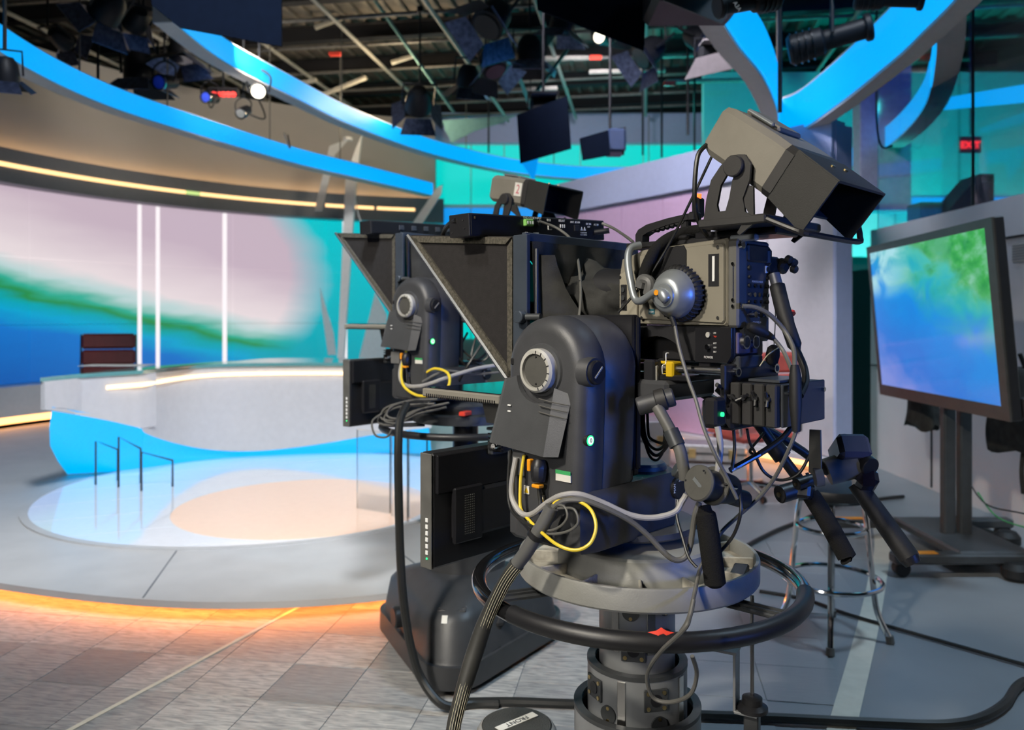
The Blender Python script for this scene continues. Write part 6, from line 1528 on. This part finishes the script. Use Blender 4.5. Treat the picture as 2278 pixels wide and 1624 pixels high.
def build_rear_cables(rig):
    q = lambda px, py, ly: RL(px, py, ly=ly+.052, rig=rig)
    t = thing('fibre_cable', 'thick black camera cable with red ring curving down behind the numbered camera', 'cable', q(1800, 880, -.47), rig)
    MB().tube([q(1722, 610, -.37), q(1730, 640, -.38)], .0125, 14).build('metal_sleeve', 'alum', t)
    MB().tube(spl([q(1729, 636, -.38), q(1742, 690, -.40), q(1758, 740, -.42), q(1772, 780, -.43)], 5), [.0165]*8+[.0150]*6+[.011, .009], 14).build('boot', 'rubber', t)
    MB().tube([q(1751, 698, -.404), q(1752.5, 702, -.406)], .0172, 14).build('red_ring', 'red', t)
    MB().tube(spl([q(1768, 770, -.43), q(1788, 815, -.45), q(1792, 850, -.465), q(1780, 880, -.47)], 6), .0075, 10).build('tail', 'cable', t)
    c = q(1740, 592, -.365)
    b = thing('cable_clamp', 'dark knobbly clamp on the rear corner of the numbered camera', 'clamp', c-Vector((0, 0, .02)), rig)
    MB().box(c, (.03, .025, .03), .006, (.3, .5, 0)).build('clamp_block', 'black', b)
    for dx, dz in [(-.012, .016), (.004, .012), (.014, -.004), (.012, .010)]: MB().cyl(c+Vector((dx, -.014, dz)), c+Vector((dx, -.028, dz-.006)), .009, n=12, b=.003).build('clamp_lug', 'rubber', b)
    boxo('clamp_arm', 'black', b, c+Vector((-.03, .01, -.005)), (.05, .014, .05), .004)
    t = thing('mic_cable', 'grey cable with inline connector looping down from the rear sockets', 'cable', q(1770, 960, -.475), rig)
    MB().tube(spl([q(1652, 681, -.372), q(1680, 684, -.39), q(1712, 700, -.41), q(1745, 735, -.43), q(1765, 775, -.455), q(1768, 815, -.47)], 6), .0048, 10).build('lead', 'dgrey_cable', t)
    MB().tube([q(1768, 812, -.47), q(1769, 835, -.472), q(1770, 900, -.474), q(1771, 960, -.475)], [.0075, .0115, .0125, .008], 14).build('inline_connector', 'rubber', t)
    MB().cyl(q(1650, 682, -.366), q(1664, 680, -.372), .006, n=12).build('plug', 'chrome', t)
    MB().tube(spl([q(1771, 960, -.475), q(1755, 1000, -.46), q(1725, 1060, -.42), q(1690, 1105, -.38), q(1640, 1150, -.34), q(1600, 1190, -.31), q(1560, 1260, -.30), q(1545, 1320, -.31), q(1532, 1375, -.33), q(1515, 1405, -.34)], 6), .0042, 8).build('tail', 'dgrey_cable', t)
    lone(MB().tube(spl([q(1665, 725, -.372), q(1690, 735, -.385), q(1720, 752, -.40)], 5), [.007, .009, .011, .012, .012, .012, .011, .009, .008, .007, .006], 12), 'audio_plug', 'rubber', 'black audio plug pushed into the lower rear socket', 'plug', rig=rig)
    lone(MB().tube(spl([q(1720, 752, -.40), q(1742, 780, -.42), q(1760, 820, -.45), q(1768, 845, -.472)], 6), .0045, 8), 'audio_lead', 'dgrey_cable', 'grey lead from the audio plug to the inline connector', 'cable', rig=rig)
    t = thing('dangling_mic', 'small oval foam microphone dangling on a thin wire', 'microphone', q(1716, 812, -.37), rig)
    a, b = q(1716, 812, -.37), q(1722, 768, -.37)
    MB().tube([a, a+(b-a)*.15, a+(b-a)*.5, a+(b-a)*.85, b], [.006, .013, .015, .013, .006], 14).build('foam_ball', 'foam', t, smooth=80)
    MB().tube(spl([b, q(1725, 700, -.37), q(1722, 655, -.37)], 5), .0012, 6).build('wire', 'cable', t)
    MB().tube(spl([a+(b-a)*.9+Vector((0, -.012, 0)), q(1708, 790, -.39), q(1690, 815, -.38)], 5), .0013, 6).build('wire', 'braid', t)
    # cables looping beneath
    q2 = lambda px, py, lx: RL(px, py, lx=lx, rig=rig)
    for k, (sag, x0, x1, r_) in enumerate([(1012, 1424, 1490, .004), (1000, 1432, 1482, .0035), (985, 1440, 1478, .0035), (1022, 1428, 1484, .003)]):
        lone(MB().tube(spl([q2(x0, 915, .0), q2(x0+2, 960, 0), q2((x0+x1)/2-12, sag-10, 0), q2((x0+x1)/2+8, sag, 0), q2(x1, 980, 0), q2(x1-2, 930, 0)], 6), r_, 8), 'slack_cable', 'cable', ['long', 'middle', 'shortest', 'lowest thin'][k]+' black slack cable loop hanging under the camera plate', 'cable', 'slack loops under the camera plate', rig=rig)
    lone(MB().tube(spl([q2(1580, 915, -.12), q2(1594, 940, -.12), q2(1602, 990, -.12), q2(1598, 1040, -.13), q2(1592, 1075, -.13)], 6), .0065, 10), 'white_cable', 'grey_cable', 'pale cable dropping from the splitter box to the drum', 'cable', rig=rig)
    lone(MB().tube([q2(1625, 1046, -.05), q2(1690, 1010, .02)], .0065, 10), 'silver_tube', 'chrome', 'short silver tube slanting up from the drum control', 'tube', rig=rig)
    lone(MB().tube(spl([q2(1688, 1011, .018), q2(1740, 975, .06), q2(1770, 935, .08)], 5), .0065, 10), 'sleeved_cable', 'cable', 'black sleeved cable continuing from the silver tube to the converter stack', 'cable', rig=rig)
    lone(MB().tube(spl([q2(1662, 955, .0), q2(1668, 985, .02), q2(1680, 1008, .04), q2(1668, 1003, .04), q2(1690, 975, .03), q2(1700, 962, .02)], 6), .003, 8), 'crossed_lead', 'cable', 'thin black lead crossing itself under the converter stack', 'cable', rig=rig)
    lone(MB().tube(spl([q2(1680, 1012, .06), q2(1700, 1050, .08), q2(1735, 1068, .10), q2(1775, 1055, .12), q2(1800, 1015, .13), q2(1812, 990, .13)], 6), .0035, 8), 'bowed_lead', 'cable', 'black lead bowing between the converter stack and the right pan bar', 'cable', rig=rig)
    lone(MB().tube(spl([q2(1632, 955, -.06), q2(1634, 1000, -.06), q2(1628, 1045, -.07)], 6), .0035, 8), 'short_lead', 'cable', 'short black lead hanging straight behind the pale cable', 'cable', rig=rig)
    lone(MB().tube(spl([q2(1508, 1112, -.165), q2(1506, 1150, -.18), q2(1518, 1195, -.19), q2(1532, 1240, -.20), q2(1550, 1262, -.2)], 6), .0032, 8), 'drum_lead', 'cable', 'thin black lead hanging from the left of the drum control', 'cable', rig=rig)
    lone(MB().tube(spl([q2(1645, 1095, -.09), q2(1648, 1140, -.10), q2(1632, 1190, -.10), q2(1600, 1230, -.11)], 6), .0036, 8), 'drum_lead', 'cable', 'thin black lead hanging from the right of the drum control', 'cable', rig=rig)
    lone(MB().tube(spl([q2(1543, 1335, -.29), q2(1535, 1370, -.31), q2(1522, 1400, -.33), q2(1468, 1452, -.30), q2(1440, 1500, -.26), q2(1452, 1550, -.23), q2(1490, 1562, -.22), q2(1535, 1545, -.22), q2(1550, 1500, -.23), q2(1540, 1460, -.26)], 7), .0042, 8), 'ring_loop_cable', 'dgrey_cable', 'dark cable looping below the steering ring in front of the column', 'cable', rig=rig)

def build_clock_cables(rig):
    q = lambda px, py, lx: RL(px, py, lx=lx, rig=rig)
    r = lambda px, py, ly: RL(px, py, ly=ly, rig=rig)
    lone(MB().tube(spl([r(1200, 492, .283), r(1240, 508, .25), r(1272, 535, .20), r(1285, 575, .15), r(1292, 640, .10), r(1290, 690, .08), r(1286, 712, .08)], 6), .0036, 8), 'clock_lead', 'dgrey_cable', 'grey lead curving from the rack box down over the lens cloth', 'cable', rig=rig)
    lone(MB().tube(spl([r(1340, 497, .262), r(1365, 508, .22), r(1395, 528, .12), r(1408, 538, .05)], 6), .0042, 8), 'clock_lead', 'dgrey_cable', 'grey lead running from the rack box right end to the camera', 'cable', rig=rig)
    lone(MB().tube(spl([q(1014, 490, -.275), q(1000, 498, -.26), q(990, 510, -.22), q(985, 522, -.20)], 6), .006, 8), 'clock_strap', 'cable', 'black cable at the left end of the rack box', 'cable', rig=rig)

# ---- numbered camera in the foreground
build_pedestal1(RIG1)
build_head(RIG1, 'in the foreground, holding the camera numbered one')
build_plugs(RIG1, 'in the foreground')
build_cables1(RIG1)
build_prompter(RIG1, 'in front of the camera numbered one', 'flat ribbed display lying under the foreground teleprompter', 'upright black monitor hanging below the foreground teleprompter, seen from behind')
build_clock(RIG1, 'on top of the foreground teleprompter')
build_clock_cables(RIG1)
build_camera(RIG1, 'marked with a white number one', '1')
build_finder(RIG1, 'tilted steeply on top of the camera numbered one', 36.6)
build_rods(RIG1, 'in the foreground')
build_converters(RIG1)
build_panbars(RIG1)
build_headset(RIG1)
build_rear_cables(RIG1)
# ---- second camera further back
build_pedestal2(RIG2)
build_head(RIG2, 'further back, holding the second camera')
build_plugs(RIG2, 'further back')
build_prompter(RIG2, 'of the second camera further back', 'flat display lying under the rear teleprompter', 'upright black monitor hanging beside the anchor desk on the second camera')
build_clock(RIG2, 'on top of the rear teleprompter', False)
build_camera(RIG2, 'mostly hidden behind the foreground teleprompter', '2')
build_finder(RIG2, 'with a number two sticker, behind the rack box', 12, '2')
build_rods(RIG2, 'further back')
def cables2(rig):
    q = lambda px, py, lx: RL(px, py, lx=lx, rig=rig)
    lone(MB().tube(spl([q(905, 778, -.315), q(893, 820, -.33), q(898, 858, -.36), q(930, 880, -.38), q(970, 876, -.37), q(998, 858, -.34), q(996, 830, -.32), q(968, 820, -.31), q(950, 828, -.31)], 6), .0055, 8), 'yellow_cable', 'yellow', 'yellow network cable looping below the head of the second camera', 'cable', rig=rig)
    lone(MB().tube(spl([q(900, 790, -.315), q(890, 830, -.33), q(900, 856, -.34), q(940, 858, -.34), q(1000, 838, -.28), q(1060, 820, -.2), q(1110, 812, -.12)], 6), .0080, 8), 'grey_cable', 'grey_cable', 'pale grey cable sweeping right from the head of the second camera', 'cable', rig=rig)
    lone(MB().tube(spl([q(940, 850, -.33), q(990, 826, -.28), q(1050, 832, -.2), q(1110, 828, -.12)], 6), .0055, 8), 'grey_cable', 'dgrey_cable', 'darker grey cable below the pale one on the second camera', 'cable', rig=rig)
    for k, (dx, dy) in enumerate([(0, 0), (8, 6), (-6, 10), (14, -4)]):
        lone(MB().tube(spl([q(960+dx, 892+dy, -.30), q(900+dx, 895+dy, -.33), q(858+dx, 908+dy, -.36), q(848+dx, 930+dy, -.37), q(880+dx, 935+dy, -.36), q(920+dx, 915+dy, -.33), q(985+dx, 900+dy, -.28)], 6), .0045, 8), 'coiled_cable', 'dgrey_cable', ['topmost', 'second', 'third', 'lowest'][k]+' of the dark cables coiled on the second steering ring', 'cable', 'coils on the second steering ring', rig=rig)
    lone(MB().tube(spl([q(850, 920, -.37), q(828, 938, -.40), q(835, 968, -.41), q(860, 972, -.40), q(872, 955, -.39)], 6), .0045, 8), 'drooping_cable', 'dgrey_cable', 'dark cable drooping in a loop below the second steering ring', 'cable', rig=rig)
    t = thing('hanging_cable', 'thick black cable hanging from the second camera down to the floor', 'cable', PZ(975, 1572, 0))
    pts = [P(905, 900, 2.98), P(890, 935, 2.92), P(886, 1000, 2.88), P(887, 1100, 2.86), P(890, 1220, 2.84), P(897, 1330, 2.82), P(912, 1430, 2.82), P(935, 1505, 2.82), P(985, 1568, 2.78), PZ(1050, 1577), PZ(1110, 1577)]
    for i in (-1, -2): pts[i].z = .018
    MB().tube(spl(pts, 6), .0155, 10).build('jacket', 'cable', t)
cables2(RIG2)
# crowd of leads between the two heads
for k, (a, b, c_, d_) in enumerate([((1040, 740), (1020, 790), (1055, 830), 3.3), ((1060, 745), (1050, 800), (1085, 815), 3.35), ((1020, 770), (1060, 800), (1095, 770), 3.3), ((1075, 760), (1040, 815), (1020, 850), 3.25), ((1100, 760), (1080, 800), (1040, 800), 3.3)]):
    lone(MB().tube(spl([P(*a, d_), P(*b, d_-.04), P(*c_, d_)], 8), .005, 6), 'tangled_lead', 'cable', ['longest', 'second', 'middle', 'fourth', 'shortest'][k]+' black lead in the tangle between the two camera heads', 'cable', 'tangled leads between the heads')
lone(MB().box(P(1480, 468, 3.2)-Vector((0, 0, .0)), (.01, .01, .01)), 'tally_lamp_stub', 'ledr', 'tiny red lamp glowing left of the viewfinder', 'lamp') if False else None
tl_ = thing('tally_lamp', 'small black tally box with a glowing orange red lamp beside the viewfinder yoke', 'lamp', RL(1552, 478, lx=.02))
tl_.location = Matrix.Translation((RIG1[0], RIG1[1], 0)) @ Matrix.Rotation(R(RIG1[2]), 4, 'Z') @ Vector(tl_['_b']); tl_.rotation_euler = (0, 0, R(RIG1[2]))
_c = RL(1553, 462, lx=.02)
MB().box(_c, (.028, .020, .045), .004).build('housing', 'black', tl_)
MB().cyl(_c+Vector((-.004, -.004, .020)), _c+Vector((-.006, -.006, .030)), .006, n=12).build('lamp_dome', mat('tally_glow', (1, .2, .05), .4, emit=(1, .12, .02), estr=2.5, var=0), tl_)
for o in bpy.data.objects:
    if '_b' in o: del o['_b']
